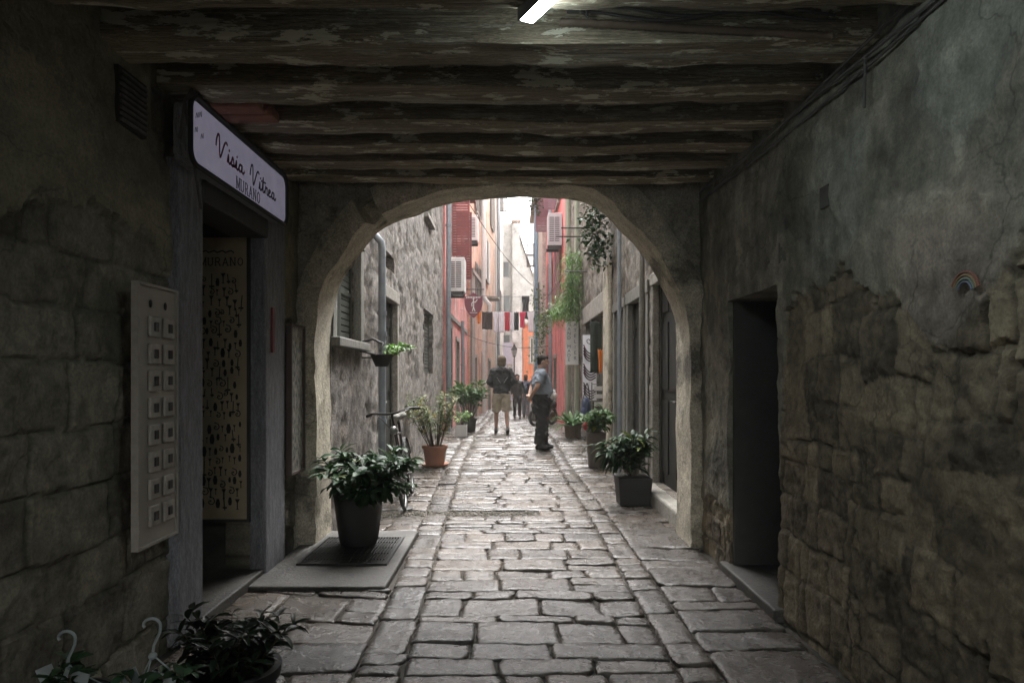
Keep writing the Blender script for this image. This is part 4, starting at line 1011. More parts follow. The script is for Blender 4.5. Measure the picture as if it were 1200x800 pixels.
# right hand pots
x, y = 1.40, 7.75
t = empty('planter_box', (x, y, 0), 'square charcoal planter with long drooping dark leaves beside the doorstep', 'planter')
d = MB(); w0, w1, h = .165, .19, .31
d.hexa([(x - w0, y - w0, 0), (x + w0, y - w0, 0), (x + w0, y + w0, 0), (x - w0, y + w0, 0), (x - w1, y - w1, h), (x + w1, y - w1, h), (x + w1, y + w1, h), (x - w1, y + w1, h)])
d.build('box', M['potdark'], t, bevel=.012)
d = MB(); d.box(x - .17, x + .17, y - .17, y + .17, h - .02, h + .004); d.build('soil', M['soil'], t)
bush(t, (x, y, h), 26, .5, .24, .17, .045, M['leafdark'], 1.0, 14, .04, (-.05, 0), .006, .15)
bush(t, (x - .05, y, h + .05), 9, .34, .14, .2, .05, M['leafdark'], 1.8, 12, .0, (-.27, -.05), .006, .3)
x, y = 1.38, 10.9
t = empty('tall_planter', (x, y, 0), 'tall tapered bronze planter with arching leaves between the charcoal planter and the wooden tub', 'planter')
pot_lathe(t, x, y, gz(y), .115, .15, .54, M['potbronze'], False, 6)
bush(t, (x, y, gz(y) + .52), 22, .4, .28, .17, .06, M['leaf'], 1.2, 14, .02)
x, y = 1.42, 15.3
t = empty('wooden_tub', (x, y, gz(y)), 'round brown wooden tub of sword-shaped leaves below the atelier sign', 'potted plant')
pot_lathe(t, x, y, gz(y), .17, .185, .27, M['potbrown'], False)
fo = MB()
for i in range(46):
    a = random.uniform(0, 6.28); e = random.uniform(.3, 1.6); leaf(fo, (x + .05 * math.cos(a), y + .05 * math.sin(a), gz(y) + .26), (math.cos(a), math.sin(a), e), random.uniform(.4, .66), .075, random.uniform(.3, 1.1), lcol(), 5)
fo.build('leaves', M['leaf'], t, smooth=60)

# wall planter by the window bracket
x, y, z = -1.42, 7.6, 1.55
t = empty('wall_planter', (x, y, z), 'small black hanging pot with a fresh green sprig under the shuttered window', 'hanging plant')
d = MB(); d.lathe([(.07, 0), (.11, .09), (.13, .13), (.115, .13), (.1, .09)], (x, y, z), 18); d.tube([(-1.64, y, z + .1), (x - .1, y, z + .1)], .01, 6); d.build('pot', M['potdark'], t, smooth=40)
bush(t, (x + .06, y, z + .1), 16, .16, .2, .06, .03, M['fern'], .9, 14, 0, (.16, 0), .004)

# dark foliage beside the block wall in the near corner
x, y = -1.12, 2.75
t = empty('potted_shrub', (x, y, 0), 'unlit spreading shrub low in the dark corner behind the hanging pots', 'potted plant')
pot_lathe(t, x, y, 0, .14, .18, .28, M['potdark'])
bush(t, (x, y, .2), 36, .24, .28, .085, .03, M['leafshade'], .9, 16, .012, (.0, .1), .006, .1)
# hanging baskets with white hooks on a low bench
bn = empty('plant_bench', (-1.1, 1.85, 0), 'low dark bench holding the white hooked pots in the near corner', 'bench')
d = MB(); d.box(-1.5, -.75, 1.6, 2.1, .36, .4); d.build('top', M['darkwood'], bn, bevel=.006)
for sx in (-1.47, -.82):
    for sy in (1.63, 2.03):
        d = MB(); d.box(sx, sx + .045, sy, sy + .045, 0, .36); d.build('leg', M['darkwood'], bn)
def hookpot(x, y, zt, label):
    o = empty('hanging_pot', (x, y, .4), label, 'hanging pot', 'white hooked hanging pots')
    h = MB(); r = .02
    pts = [(x - .03, y, zt - .025)] + [(x - .006 + r * 1.2 * math.cos(a) - .004, y, zt - .02 + r * math.sin(a)) for a in [math.pi - math.pi * i / 8 for i in range(9)]]
    pts += [(x + .012, y, zt - .04), (x - .005, y, zt - .075), (x - .008, y, zt - .10)]
    h.tube(pts, .0042, 7); h.ball((x - .008, y, zt - .104), (.012, .012, .01)); h.build('hook', M['clearplastic'], o, smooth=60)
    s = MB()
    for k in range(3):
        a = 2 * math.pi * k / 3 + .5; s.tube([(x - .008, y, zt - .1), (x + .1 * math.cos(a), y + .1 * math.sin(a), .55)], .0022, 5)
    s.build('hanger_strand', M['clearplastic'], o)
    p = MB(); p.lathe([(.075, 0), (.1, .1), (.115, .15), (.105, .15), (.09, .1)], (x, y, .402), 20); p.build('pot', M['potdark'], o, smooth=40)
    for (dx, dy, w, hgt, r_) in ((.03, -.03, .07, .07, .3), (-.08, .02, .05, .05, -.4)):
        b2 = MB(); mt = Matrix.Translation((x + dx, y + dy, .60)) @ Matrix.Rotation(r_, 4, 'Y'); b2.box(-w / 2, w / 2, -.001, .001, -hgt / 2, hgt / 2, m=mt); b2.build('plant_label', M['clearplastic'], o)
    bush(o, (x, y, .54), 8, .1, .1, .06, .03, M['leafdark'], .9, 8)
hookpot(-.985, 1.9, .775, 'dim hanging pot with a taller white plastic hook near the dark shrub')
hookpot(-1.235, 1.92, .732, 'dim hanging pot with a white plastic hook nearer the block wall')

# ferns and vines on the right-hand houses
def vine(label, pts, n, spread, L, w, m, cat='climbing plant', drp=1.0):
    o = empty('climbing_plant', pts[0], label, cat); fo = MB(); st = MB(); P = smooth_pts3(pts, 6); st.tube(P, .008, 5)
    for i in range(n):
        t = random.random() * (len(P) - 1.001); j = int(t); p = P[j].lerp(P[j + 1], t - j) + Vector((random.gauss(0, spread), random.gauss(0, spread), random.gauss(0, spread)))
        leaf(fo, p, rdir(.1), L * random.uniform(.6, 1.2), w * random.uniform(.7, 1.2), drp * random.uniform(.5, 1.5), lcol())
    fo.build('foliage', m, o, smooth=60); st.build('stems', M['stem'], o); return o
def smooth_pts3(P, n): return smooth_pts([tuple(p) for p in P], n)
vine('bright green fern trailing down the mossy pilaster', [(1.52, 16.4, 4.3), (1.5, 16.3, 3.7), (1.48, 16.2, 3.3), (1.45, 16.2, 2.9)], 1500, .14, .16, .024, M['fern'])
vine('fresh green fern tuft hanging above the atelier sign', [(1.5, 17.6, 3.25), (1.35, 17.5, 3.15), (1.22, 17.4, 2.95)], 900, .13, .18, .02, M['fern'])
vine('dark ivy mass under the arch crown on the stone shop house', [(1.55, 11.4, 4.5), (1.45, 11.5, 4.1), (1.5, 11.6, 3.75), (1.6, 11.8, 3.5)], 560, .13, .09, .06, M['leafdark'])
vine('dark leafy sprig against the sky by the maroon shutter', [(1.2, 27.0, 9.2), (1.0, 27.0, 8.6), (.95, 27.0, 8.1)], 260, .16, .16, .09, M['leafdark'])
vine('slender creeper climbing the pale blue downpipe', [(1.3, 29.5, .4), (1.25, 29.4, 2), (1.28, 29.3, 3.2), (1.15, 29, 4.2), (1.25, 29, 5.0)], 420, .16, .15, .08, M['leaf'])
vine('leafy creeper over the bracket on the rose red house', [(1.55, 22.3, 3.4), (1.3, 22.2, 3.5), (1.1, 22.2, 3.2), (1.15, 22.2, 2.8)], 300, .1, .12, .06, M['leaf'])

# ------------------------------------------------------------------ shop goods on the right
t = empty('hanging_sign', (1.55, 17, 1.72), 'white vertical atelier hand made sign projecting from the stone house', 'sign')
fa = ffront(16.9); SX0, SX1, Z0, Z1 = 1.39, 1.71, 1.72, 2.78
d = MB(); obox(d, fa, SX0, SX1, Z0, Z1, -.03, 0); d.build('panel', M['signwhite'], t, bevel=.005)
d = MB(); d.box(SX0 + .02, 1.76, 16.91, 16.93, Z1 + .03, Z1 + .05); d.box(SX0 + .04, SX0 + .055, 16.91, 16.93, Z1, Z1 + .03); d.box(SX1 - .055, SX1 - .04, 16.91, 16.93, Z1, Z1 + .03); d.build('bracket', M['iron'], t)
def text_into(mb, body, size, place):
    cu = bpy.data.curves.new('t', 'FONT'); cu.body = body; cu.size = size; cu.align_x = 'CENTER'; cu.extrude = 0.0; cu.resolution_u = 3
    ob = bpy.data.objects.new('t', cu); COL.objects.link(ob); dg = bpy.context.evaluated_depsgraph_get(); me = bpy.data.meshes.new_from_object(ob.evaluated_get(dg))
    mb.add([place(v.co.x, v.co.y) for v in me.vertices], [tuple(p.vertices) for p in me.polygons])
    bpy.data.objects.remove(ob); bpy.data.curves.remove(cu); bpy.data.meshes.remove(me)
d = MB()
for word, cx in (('HAND MADE', SX0 + .085), ('ATELIER', SX1 - .085)):
    st_ = .108 if len(word) > 7 else .138
    for i, ch in enumerate(word):
        if ch != ' ': text_into(d, ch, .12, lambda a, b, i=i: fa(cx + a, Z1 - .11 - i * st_ + b, .003))
d.build('lettering', M['greyink'], t)
# patterned banner
t = empty('fabric_banner', (1.68, 14.6, .95), 'white cloth banner with dark swirling line drawing at the shop opening', 'banner')
fa = ffront(14.6); bx0, bx1, b0, b1 = 1.565, 1.86, .92, 2.32
d = MB()
for j in range(15):
    for i in range(7):
        d.add([fa(lerp(bx0, bx1, i / 6), lerp(b0, b1, j / 14), .02 * math.sin(i * 1.3 + j * .2))], [])
for j in range(14):
    for i in range(6): d.f.append((j * 7 + i, j * 7 + i + 1, (j + 1) * 7 + i + 1, (j + 1) * 7 + i))
d.build('cloth', M['whitecloth'], t, smooth=60)
d = MB()
for c0 in (1.1, 1.5, 1.9):
    for k in range(4):
        ribbon(d, smooth_pts([(bx0 + .02, c0 + .2 - k * .06), (bx0 + .08, c0 + .08 - k * .06), (bx0 + .17, c0 + .02 - k * .055), (bx0 + .27, c0 + .06 - k * .05)], 4), .024, fa, .025, .032)
ribbon(d, smooth_pts([(1.7 + .015 * q * math.cos(q), 2.2 + .015 * q * math.sin(q)) for q in range(7)], 3), .014, fa, .025, .032)
d.build('line_drawing', mat('maroon_dye', (.1, .045, .06), rough=.9), t)
def cloth(label, cx, y, z0, z1, w, m, name='garment', cat='laundry', group=None, shape='rect', fold=.02):
    d = MB(); nx, ny = 10, 10; sd = random.uniform(0, 50)
    for j in range(ny + 1):
        for i in range(nx + 1):
            u, v = i / nx, j / ny; ww = w
            if shape == 'taper': ww = w * (1 - .55 * (1 - v))
            if shape == 'shirt': ww = w * (.72 + .28 * sst(.62, .8, v))
            x = cx + (u - .5) * ww; z = lerp(z0, z1, v) + (.02 * nz(u * 3, sd) if j == 0 else 0) - (.03 * math.sin(math.pi * (u * 2 % 1)) * v ** 4)
            yy = y + fold * math.sin(u * 9 + sd) * (1 - .5 * v) + .02 * nz(u * 4, v * 4, sd); d.add([(x, yy, z)], [])
    A = nx + 1
    for j in range(ny):
        for i in range(nx): d.f.append((j * A + i, j * A + i + 1, (j + 1) * A + i + 1, (j + 1) * A + i))
    o = d.build(name, m, smooth=80); md = o.modifiers.new('s', 'SOLIDIFY'); md.thickness = .006
    base_at(o, (cx, y, z0)); return tag(o, label, cat, group)
cloth('dark green cloth draped at the shop opening behind the banner', 1.72, 13.6, 1.5, 2.55, .22, M['greencloth'], 'hanging_cloth', 'cloth')
cloth('orange scarf hanging from the shop doorway', 1.70, 12.75, 1.5, 1.95, .1, M['orangecloth'], 'scarf', 'scarf', shape='taper')
t = empty('postcard_rack', (1.66, 13.0, 0), 'grey slatted rack of white cards beside the shop opening', 'rack')
d = MB(); y = 13.0; z = gz(y)
for x in (1.56, 1.78): d.box(x, x + .02, y, y + .02, z, z + 1.28)
for i in range(9): d.box(1.56, 1.8, y - .02, y - .003, z + .2 + i * .13, z + .215 + i * .13)
d.build('frame', M['trimgrey'], t)
for i in range(7):
    if i == 3: continue
    d = MB(); mt = Matrix.Translation((1.69, y - .03, z + .27 + i * .15)) @ Matrix.Rotation(.2, 4, 'X'); d.box(-.08, .08, -.002, .002, -.04, .04, m=mt); d.build('card', M['signwhite'], t)
t = empty('hanging_bag', (1.56, 13.9, .55), 'blue grey fabric bag hanging by the banner', 'bag')
d = MB(); d.ball((1.56, 13.9, .78), (.1, .09, .24), nu=14, nv=10); d.ball((1.52, 13.85, .68), (.08, .07, .14)); d.build('pouch', M['navy'], t, smooth=60)
d = MB(); d.tube(smooth_pts3([(1.5, 13.9, .95), (1.58, 13.9, 1.3), (1.64, 13.9, .95)], 6), .012, 6); d.build('strap', M['iron'], t)
d = MB(); d.ball((1.49, 13.4, .47), (.05, .05, .09)); tag(base_at(d.build('red_pouch', M['redcloth'], smooth=60), (1.49, 13.4, .38)), 'small red pouch hanging under the blue grey bag', 'pouch')

# shield sign
t = empty('shield_sign', (-1.0, 19, 3.05), 'maroon shield sign with a white dancing figure hanging from the pink house', 'sign')
fa = ffront(19.0); cx = -1.0; hw = .255
sh = [(cx - hw, 3.66), (cx - .12, 3.67), (cx, 3.76), (cx + .12, 3.67), (cx + hw, 3.66), (cx + hw, 3.45), (cx + .22, 3.3), (cx + .12, 3.15), (cx, 3.05), (cx - .12, 3.15), (cx - .22, 3.3), (cx - hw, 3.45)]
d = MB(); d.prism(sh, fa, -.03, 0); d.build('panel', M['maroon'], t)
d = MB()
for a in ([(cx - .0, 3.56), (cx + .005, 3.45)], [(cx + .005, 3.45), (cx + .0, 3.35)], [(cx, 3.35), (cx - .03, 3.25)], [(cx, 3.35), (cx + .04, 3.25)], [(cx, 3.52), (cx - .05, 3.45), (cx - .04, 3.38)], [(cx, 3.5), (cx + .05, 3.49), (cx + .1, 3.56)]): ribbon(d, a, .024, fa, .002, .005 + random.uniform(0, .001))
d.prism([(cx + .022 * math.cos(q * .785), 3.585 + .026 * math.sin(q * .785)) for q in range(8)], fa, .002, .006)
ribbon(d, [(cx - .1, 3.2), (cx + .1, 3.2)], .014, fa, .002, .005)
d.build('figure_emblem', M['signwhite'], t)
d = MB()
for k in range(9): ribbon(d, [(cx - .19 + k * .045, 3.61), (cx - .19 + k * .045 + .006, 3.64)], .026, fa, .002, .005)
d.build('lettering', M['signwhite'], t)
d = MB(); d.tube([(-1.6, 19.01, 3.85), (-.7, 19.01, 3.85)], .014, 6); d.tube([(-1.12, 19.01, 3.85), (-1.12, 19.01, 3.67)], .006, 5); d.tube([(-.88, 19.01, 3.85), (-.88, 19.01, 3.67)], .006, 5); d.build('bracket', M['iron'], t)

# ------------------------------------------------------------------ washing line
LY = 22.0
def lz(x): return 3.50 + .03 * (x ** 2)
d = MB(); d.tube([(x_ / 10, LY, lz(x_ / 10) + .0) for x_ in range(-16, 17)], .007, 5)
tag(base_at(d.build('washing_line', M['palecable'], smooth=60), (0, LY, 3.5)), 'washing line strung across the street between the pink and rose red houses', 'washing line')
def X_(px, Y): return (px - 597) / 800 * Y
def Z_(py, Y): return 1.45 + (440 - py) / 800 * Y
for (a, b, y0, y1, m, lab, sh_) in ((558.5, 564.5, 364, 379, 'orangecloth', 'small orange cloth pegged at the pink house end of the washing line', 'taper'), (565, 577, 357, 386, 'browncloth', 'wide dark brown sheet on the washing line', 'rect'),
        (577.5, 584, 360, 389, 'whitecloth', 'white garment next to the dark brown sheet on the washing line', 'shirt'), (584.5, 591, 361, 390, 'whitecloth', 'white garment left of the red one on the washing line', 'rect'),
        (591.5, 597, 363, 388, 'redcloth', 'red garment hanging between white ones on the washing line', 'rect'), (597.5, 602, 364, 387, 'whitecloth', 'narrow white garment between the red and black ones', 'rect'),
        (602.5, 608, 362, 387, 'blackcloth', 'black garment hanging beside the pink one', 'rect'), (608.5, 616, 361, 384, 'pinkcloth', 'pink garment on the washing line', 'shirt'),
        (618, 626, 364, 389, 'whitecloth', 'white garment at the rose red house end of the washing line', 'shirt')):
    cloth(lab, X_((a + b) / 2, LY), LY + random.uniform(-.02, .02), Z_(y1, LY), lz(X_((a + b) / 2, LY)) + .01, (b - a) / 800 * LY, M[m], 'garment', 'laundry', 'laundry on the washing line', sh_)
LY2 = 24.0
d = MB(); d.tube([(x_ / 10, LY2, 4.22 + .04 * (x_ / 10) ** 2) for x_ in range(-16, 17)], .007, 5)
tag(base_at(d.build('washing_line', M['cable'], smooth=60), (0, LY2, 4.2)), 'upper dark line across the street carrying one black garment', 'washing line')
cloth('dark garment on the upper line above the pink one', X_(616, LY2), LY2, Z_(374, LY2), 4.25, .27, M['blackcloth'], 'garment', 'laundry', 'laundry on the upper line', 'shirt')
# overhead cables
for (a, b, sg, lab, m) in (((-1.5, 17.2, 6.6), (1.6, 31, 5.2), .5, 'thin black overhead cable dipping from the pink house to the rose red house', 'cable'),
                       ((1.7, 12.0, 4.7), (1.2, 36, 5.2), .6, 'black overhead cable along the stone shop house front', 'cable'),
                       ((-1.55, 24, 2.9), (1.6, 26, 2.6), .25, 'dark wire sagging low across the street behind the laundry', 'cable')):
    d = MB(); A, B = Vector(a), Vector(b); d.tube([A.lerp(B, i / 16) - Vector((0, 0, sg * 4 * (i / 16) * (1 - i / 16))) for i in range(17)], .012, 5)
    tag(base_at(d.build('overhead_cable', M[m], smooth=60), a), lab, 'cable')
# street lantern on a bracket
t = empty('street_lantern', (.22, 40, 2.2), 'black wall lantern seen far down the street under the washing', 'street lamp')
lx, ly, lzz = .28, 40, 2.55
d = MB(); d.tube([(lx, ly, lzz - 2.9), (lx, ly, lzz)], .035, 8); d.build('post', M['iron'], t)
d = MB(); d.lathe([(.1, 0), (.2, .42), (.22, .43), (.2, .45), (.08, .62), (.03, .75)], (lx, ly, lzz), 6); d.build('lantern_frame', M['iron'], t)
d = MB(); d.lathe([(.12, .05), (.205, .4)], (lx, ly, lzz - .005), 6); d.build('glass', M['lampglass'], t)

# ------------------------------------------------------------------ bicycle
def bicycle():
    o = empty('bicycle', (-1.13, 7.42, 0), 'old black city bicycle leaning against the rubble wall behind the charcoal pot', 'bicycle')
    o.rotation_euler = (0, R(-9), R(4))
    wr = .33; yf, yr = 0.0, 1.04
    def wheel(y):
        d = MB(); d.tube([(0, y + wr * math.cos(a), wr + .0 + wr * .965 * math.sin(a)) for a in [2 * math.pi * i / 36 for i in range(37)]], .02, 8); w = d.build('wheel', M['rubber'], o, smooth=60, local=True)
        d = MB(); d.tube([(0, y + .295 * math.cos(a), wr + .295 * math.sin(a)) for a in [2 * math.pi * i / 36 for i in range(37)]], .009, 6); d.build('rim', M['metal'], w, smooth=60, local=True)
        d = MB()
        for i in range(18):
            a = 2 * math.pi * i / 18; d.tube([(.015 * (-1) ** i, y, wr), (0, y + .295 * math.cos(a), wr + .295 * math.sin(a))], .0016, 4)
        d.tube([(-.04, y, wr), (.04, y, wr)], .018, 8); d.build('spokes', M['metal'], w, local=True)
    wheel(yf); wheel(yr)
    d = MB(); hd, bb, st = (0, .22, .78), (0, .6, .3), (0, .72, .78)
    for a, b, r in (((0, .17, .92), (0, .24, .68), .02), ((0, .24, .7), bb, .017), ((0, .22, .8), st, .014), (bb, (0, .76, .9), .016), (bb, (0, yr, wr), .011), (st, (0, yr, wr), .011)): d.tube([a, b], r, 8)
    for s in (-.05, .05): d.tube([(s, .25, .66), (s, .12, .5), (s, yf, wr)], .012, 7)
    d.build('frame', M['iron'], o, smooth=60, local=True)
    for y in (yf, yr):
        d = MB()
        for i in range(10):
            a0, a1 = R(20 + 14 * i), R(34 + 14 * i)
            for aa, bb_ in ((a0, a1),): d.hexa([(-.03, y + .365 * math.cos(aa), wr + .365 * math.sin(aa)), (.03, y + .365 * math.cos(aa), wr + .365 * math.sin(aa)), (.03, y + .365 * math.cos(bb_), wr + .365 * math.sin(bb_)), (-.03, y + .365 * math.cos(bb_), wr + .365 * math.sin(bb_)),
                 (-.03, y + .37 * math.cos(aa), wr + .37 * math.sin(aa)), (.03, y + .37 * math.cos(aa), wr + .37 * math.sin(aa)), (.03, y + .37 * math.cos(bb_), wr + .37 * math.sin(bb_)), (-.03, y + .37 * math.cos(bb_), wr + .37 * math.sin(bb_))])
        d.build('mudguard', M['potdark'], o, local=True)
    d = MB(); d.tube([(0, .17, .92), (0, .15, 1.03)], .014, 8); d.tube(smooth_pts3([(-.29, .32, 1.05), (-.2, .18, 1.07), (0, .13, 1.04), (.2, .18, 1.07), (.29, .32, 1.05)], 5), .012, 8); hb = d.build('handlebar', M['iron'], o, smooth=60, local=True)
    d = MB()
    for s in (-1, 1): d.tube([(s * .24, .24, 1.062), (s * .295, .33, 1.05)], .018, 8)
    d.build('grip', M['rubber'], hb, smooth=60, local=True)
    d = MB()
    for s in (-1, 1):
        d.tube([(s * .2, .15, 1.06), (s * .1, .07, 1.045)], .006, 6); d.tube(smooth_pts3([(s * .18, .14, 1.06), (s * .1, .0, 1.0), (s * .02, .06, .85), (s * .02, .1, .7)], 5), .004, 5)
    d.build('brake_cable', M['cable'], hb, smooth=60, local=True)
    d = MB(); d.ball((0, .78, .98), (.105, .14, .05), nu=14, nv=8); d.ball((0, .64, .975), (.045, .1, .035)); d.tube([(0, .76, .9), (0, .78, .96)], .014); d.build('saddle', M['trimgrey'], o, smooth=60, local=True)
    d = MB(); d.ball((0, .07, .86), (.05, .06, .05)); d.build('headlight', M['metal'], o, smooth=60, local=True)
    d = MB(); d.tube([(-.09, .6, .3), (.09, .6, .3)], .012); d.box(-.16, -.08, .68, .74, .2, .225); d.box(.08, .16, .46, .52, .38, .405); d.lathe([(.085, -.004), (.085, .004)], (0, 0, 0), 20)
    d.v = d.v; d.build('crank', M['metal'], o, local=True)
bicycle()

# scooter parked behind the standing man
t = empty('scooter', (.95, 20.2, gz(20.2)), 'dark motor scooter parked behind the man in the grey polo shirt', 'scooter'); z = gz(20.2)
for x in (.62, 1.42):
    d = MB(); d.tube([(x + .22 * math.cos(a), 20.2, z + .26 + .22 * math.sin(a)) for a in [2 * math.pi * i / 24 for i in range(25)]], .045, 8); w = d.build('wheel', M['rubber'], t, smooth=60)
    d = MB(); d.tube([(x, 20.16, z + .26), (x, 20.24, z + .26)], .13, 16); d.build('hub', M['metal'], w, smooth=40)
d = MB(); d.tube(smooth_pts3([(.68, 20.2, z + .5), (.76, 20.2, z + .35), (.95, 20.2, z + .28), (1.12, 20.2, z + .35), (1.3, 20.2, z + .58), (1.5, 20.2, z + .6)], 5), [.08] * 10 + [.13] * 16, 12); d.tube([(.62, 20.2, z + .26), (.74, 20.2, z + .95)], .045, 10); d.build('body', M['potdark'], t, smooth=60)
d = MB(); d.ball((1.22, 20.2, z + .74), (.28, .13, .07), nu=14); d.build('seat', M['rubber'], t, smooth=60)
d = MB(); d.tube([(.76, 19.92, z + 1.02), (.74, 20.2, z + .98), (.76, 20.48, z + 1.02)], .02, 8); d.ball((.7, 20.2, z + .9), (.07, .1, .09)); d.build('handlebar', M['iron'], t, smooth=60)
t.rotation_euler = (0, 0, R(48)); t.location.x = .96
d = MB(); d.ball((1.32, 20.1, z + .95), (.15, .14, .14), nu=16, nv=10); d.ball((1.4, 20.1, z + .9), (.11, .13, .09), nu=12)
tag(base_at(d.build('crash_helmet', M['signwhite'], smooth=60), (1.32, 20.1, z + .81)), 'white crash helmet resting on the scooter seat', 'helmet').location = (1.25, 20.46, z + .8)
# ------------------------------------------------------------------ people
def blob(prims, voxel, smooth=6, wrinkle=0.0, sd=0.0):
    d = MB()
    for p in prims:
        if p[0] == 'c':
            _, a, ra, b, rb = p; a, b = Vector(a), Vector(b)
            d.tube([a.lerp(b, t / 4) for t in range(5)], [lerp(ra, rb, t / 4) for t in range(5)], 14); d.ball(a, ra, nu=14, nv=10); d.ball(b, rb, nu=14, nv=10)
        elif p[0] == 'f':      # flat ended cone (cuffs, hems)
            _, a, ra, b, rb = p; a, b = Vector(a), Vector(b)
            d.tube([a.lerp(b, t / 4) for t in range(5)], [lerp(ra, rb, t / 4) for t in range(5)], 16); d.ball(a, ra * .98, nu=14, nv=10)
        elif p[0] == 'l':      # stack of ellipses (cx,cy,z,rx,ry)
            vs = []; fs = []; n = 22
            for cx, cy_, z, rx, ry in p[1]:
                for k in range(n): a = 2 * math.pi * k / n; vs.append((cx + rx * math.cos(a), cy_ + ry * math.sin(a), z))
            m = len(p[1])
            for i in range(m - 1):
                for k in range(n): k2 = (k + 1) % n; fs.append((i * n + k, i * n + k2, (i + 1) * n + k2, (i + 1) * n + k))
            fs.append(tuple(range(n - 1, -1, -1))); fs.append(tuple(range((m - 1) * n, m * n))); d.add(vs, fs)
        else: d.ball(p[1], p[2], p[3] if len(p) > 3 else None, nu=16, nv=12)
    me = bpy.data.meshes.new('b'); me.from_pydata(d.v, [], d.f); o = bpy.data.objects.new('b', me); COL.objects.link(o)
    r = o.modifiers.new('r', 'REMESH'); r.mode = 'VOXEL'; r.voxel_size = voxel
    s = o.modifiers.new('s', 'SMOOTH'); s.iterations = smooth; s.factor = .5
    dg = bpy.context.evaluated_depsgraph_get(); dg.update(); out = bpy.data.meshes.new_from_object(o.evaluated_get(dg))
    bpy.data.objects.remove(o); bpy.data.meshes.remove(me)
    if wrinkle:
        for v in out.vertices:
            c = v.co; k = fbm(c.x * 9 + sd, c.z * 11 + c.y * 5, sd, 3) + .5 * nz(c.x * 16, c.z * 24 + c.y * 14, sd); v.co = c + v.normal * wrinkle * k
    out.shade_smooth(); return out
def limb_chain(P, radii, kind='c'):
    return [('c', P[i], radii[i], P[i + 1], radii[i + 1]) for i in range(len(P) - 1)]
def hand_prims(w, dirn, side, palm):
    w = Vector(w); dn = Vector(dirn).normalized(); s = Vector(side).normalized(); pn = Vector(palm).normalized(); pr = []
    k = w + dn * .085
    pr += [('c', w, .025, w + dn * .03, .03), ('c', w + dn * .03 - s * .02, .017, k - s * .03, .014), ('c', w + dn * .03, .019, k, .016), ('c', w + dn * .03 + s * .02, .017, k + s * .03, .014)]
    for i, L in enumerate((.062, .075, .08, .07)):
        a = k + s * (-.034 + .0227 * i); b = a + dn * L * .55 + pn * .012; c = b + (dn * .75 + pn * .65).normalized() * L * .5
        pr += [('c', a, .0095, b, .009), ('c', b, .009, c, .0075)]
    a = w + dn * .03 + s * .03; b = a + (dn * .6 + s * .7).normalized() * .045; c = b + (dn + pn * .3).normalized() * .035
    return pr + [('c', a, .014, b, .011), ('c', b, .011, c, .009)]
def head_prims(hc, tilt=0.0, turn=0.0):
    m = Matrix.Rotation(turn, 3, 'Z') @ Matrix.Rotation(-tilt, 3, 'X'); hc = Vector(hc); q = lambda x, y, z: hc + m @ Vector((x, y, z))
    pr = [('e', q(0, -.012, .025), (.076, .094, .092), m), ('e', q(0, .018, -.035), (.06, .07, .078), m), ('c', q(0, .055, -.085), .026, q(0, .04, -.06), .04),
          ('c', q(0, .088, .01), .011, q(0, .108, -.025), .014), ('e', q(0, .082, .035), (.055, .02, .012), m), ('e', q(0, .087, -.055), (.026, .012, .012), m),
          ('c', q(0, -.03, -.05), .055, q(0, -.04, -.16), .058)]
    for sx in (-1, 1): pr += [('e', q(sx * .078, -.008, -.005), (.012, .02, .032), m), ('e', q(sx * .045, .06, -.03), (.026, .025, .025), m)]
    return pr, q, m
def person(label, loc, rz, sc, J, garments, hair, seedv, tilt=0.0, turn=0.0, vox=.0105, belly=.0):
    for s in 'LR': J.setdefault('toe' + s, tuple(Vector(J['an' + s]) + Vector((0, .16, -.055))))
    hc = J.get('head', (0, .03, 1.625)); hp, q, m = head_prims(hc, tilt, turn); b = list(hp)
    lean = J.get('lean', 0)
    b.append(('l', [(0, 0, .88, .15, .1), (0, 0, .98, .155, .11), (0, .01 + belly * .5, 1.08, .14, .105 + belly), (0, .01 + lean * .5, 1.2, .15, .112 + belly * .5), (0, lean, 1.34, .175, .11), (0, lean, 1.42, .15, .085), (0, lean, 1.47, .07, .06)]))
    for s, sg in (('L', -1), ('R', 1)):
        sh = J['sh' + s]; b += limb_chain([sh, J['el' + s], J['wr' + s]], [.055, .042, .028]); b.append(('c', (0, lean, 1.42), .06, sh, .056))
        b += limb_chain([J['hip' + s], J['kn' + s], J['an' + s]], [.085, .056, .038])
        cf = Vector(J['kn' + s]).lerp(Vector(J['an' + s]), .3) + Vector((0, -.022, 0)); b.append(('e', cf, (.05, .052, .11)))
        b += [('c', J['an' + s], .036, J['toe' + s], .03)]
        b += hand_prims(J['wr' + s], J['hd' + s], J.get('hs' + s, (-sg * .2, 1, 0)), J.get('hp' + s, (-sg, 0, 0)))
    me = blob(b, vox, 3); me.name = 'person'; me.materials.append(M['skin'])
    o = bpy.data.objects.new('person', me); COL.objects.link(o); o.location = loc; o.rotation_euler = (0, 0, rz); o.scale = (sc,) * 3
    tag(o, label, 'person')
    def child(name, mesh, mt):
        mesh.materials.append(mt); c = bpy.data.objects.new(name, mesh); COL.objects.link(c); c.parent = o; return c
    for i, (name, mt, prims, wr) in enumerate(garments(J)): child(name, blob(prims, vox, 4, wr, seedv + i), M[mt])
    child('hair', blob([(p[0], q(*p[1]), p[2], m) for p in hair], .009, 3, .006, seedv), M[J.get('hairm', 'hairdark')])
    for sx in (-1, 1):
        e = MB(); e.ball(q(sx * .03, .083, .008), (.011, .007, .007)); c = e.build('eye', M['iron'], None); c.parent = o
    return o
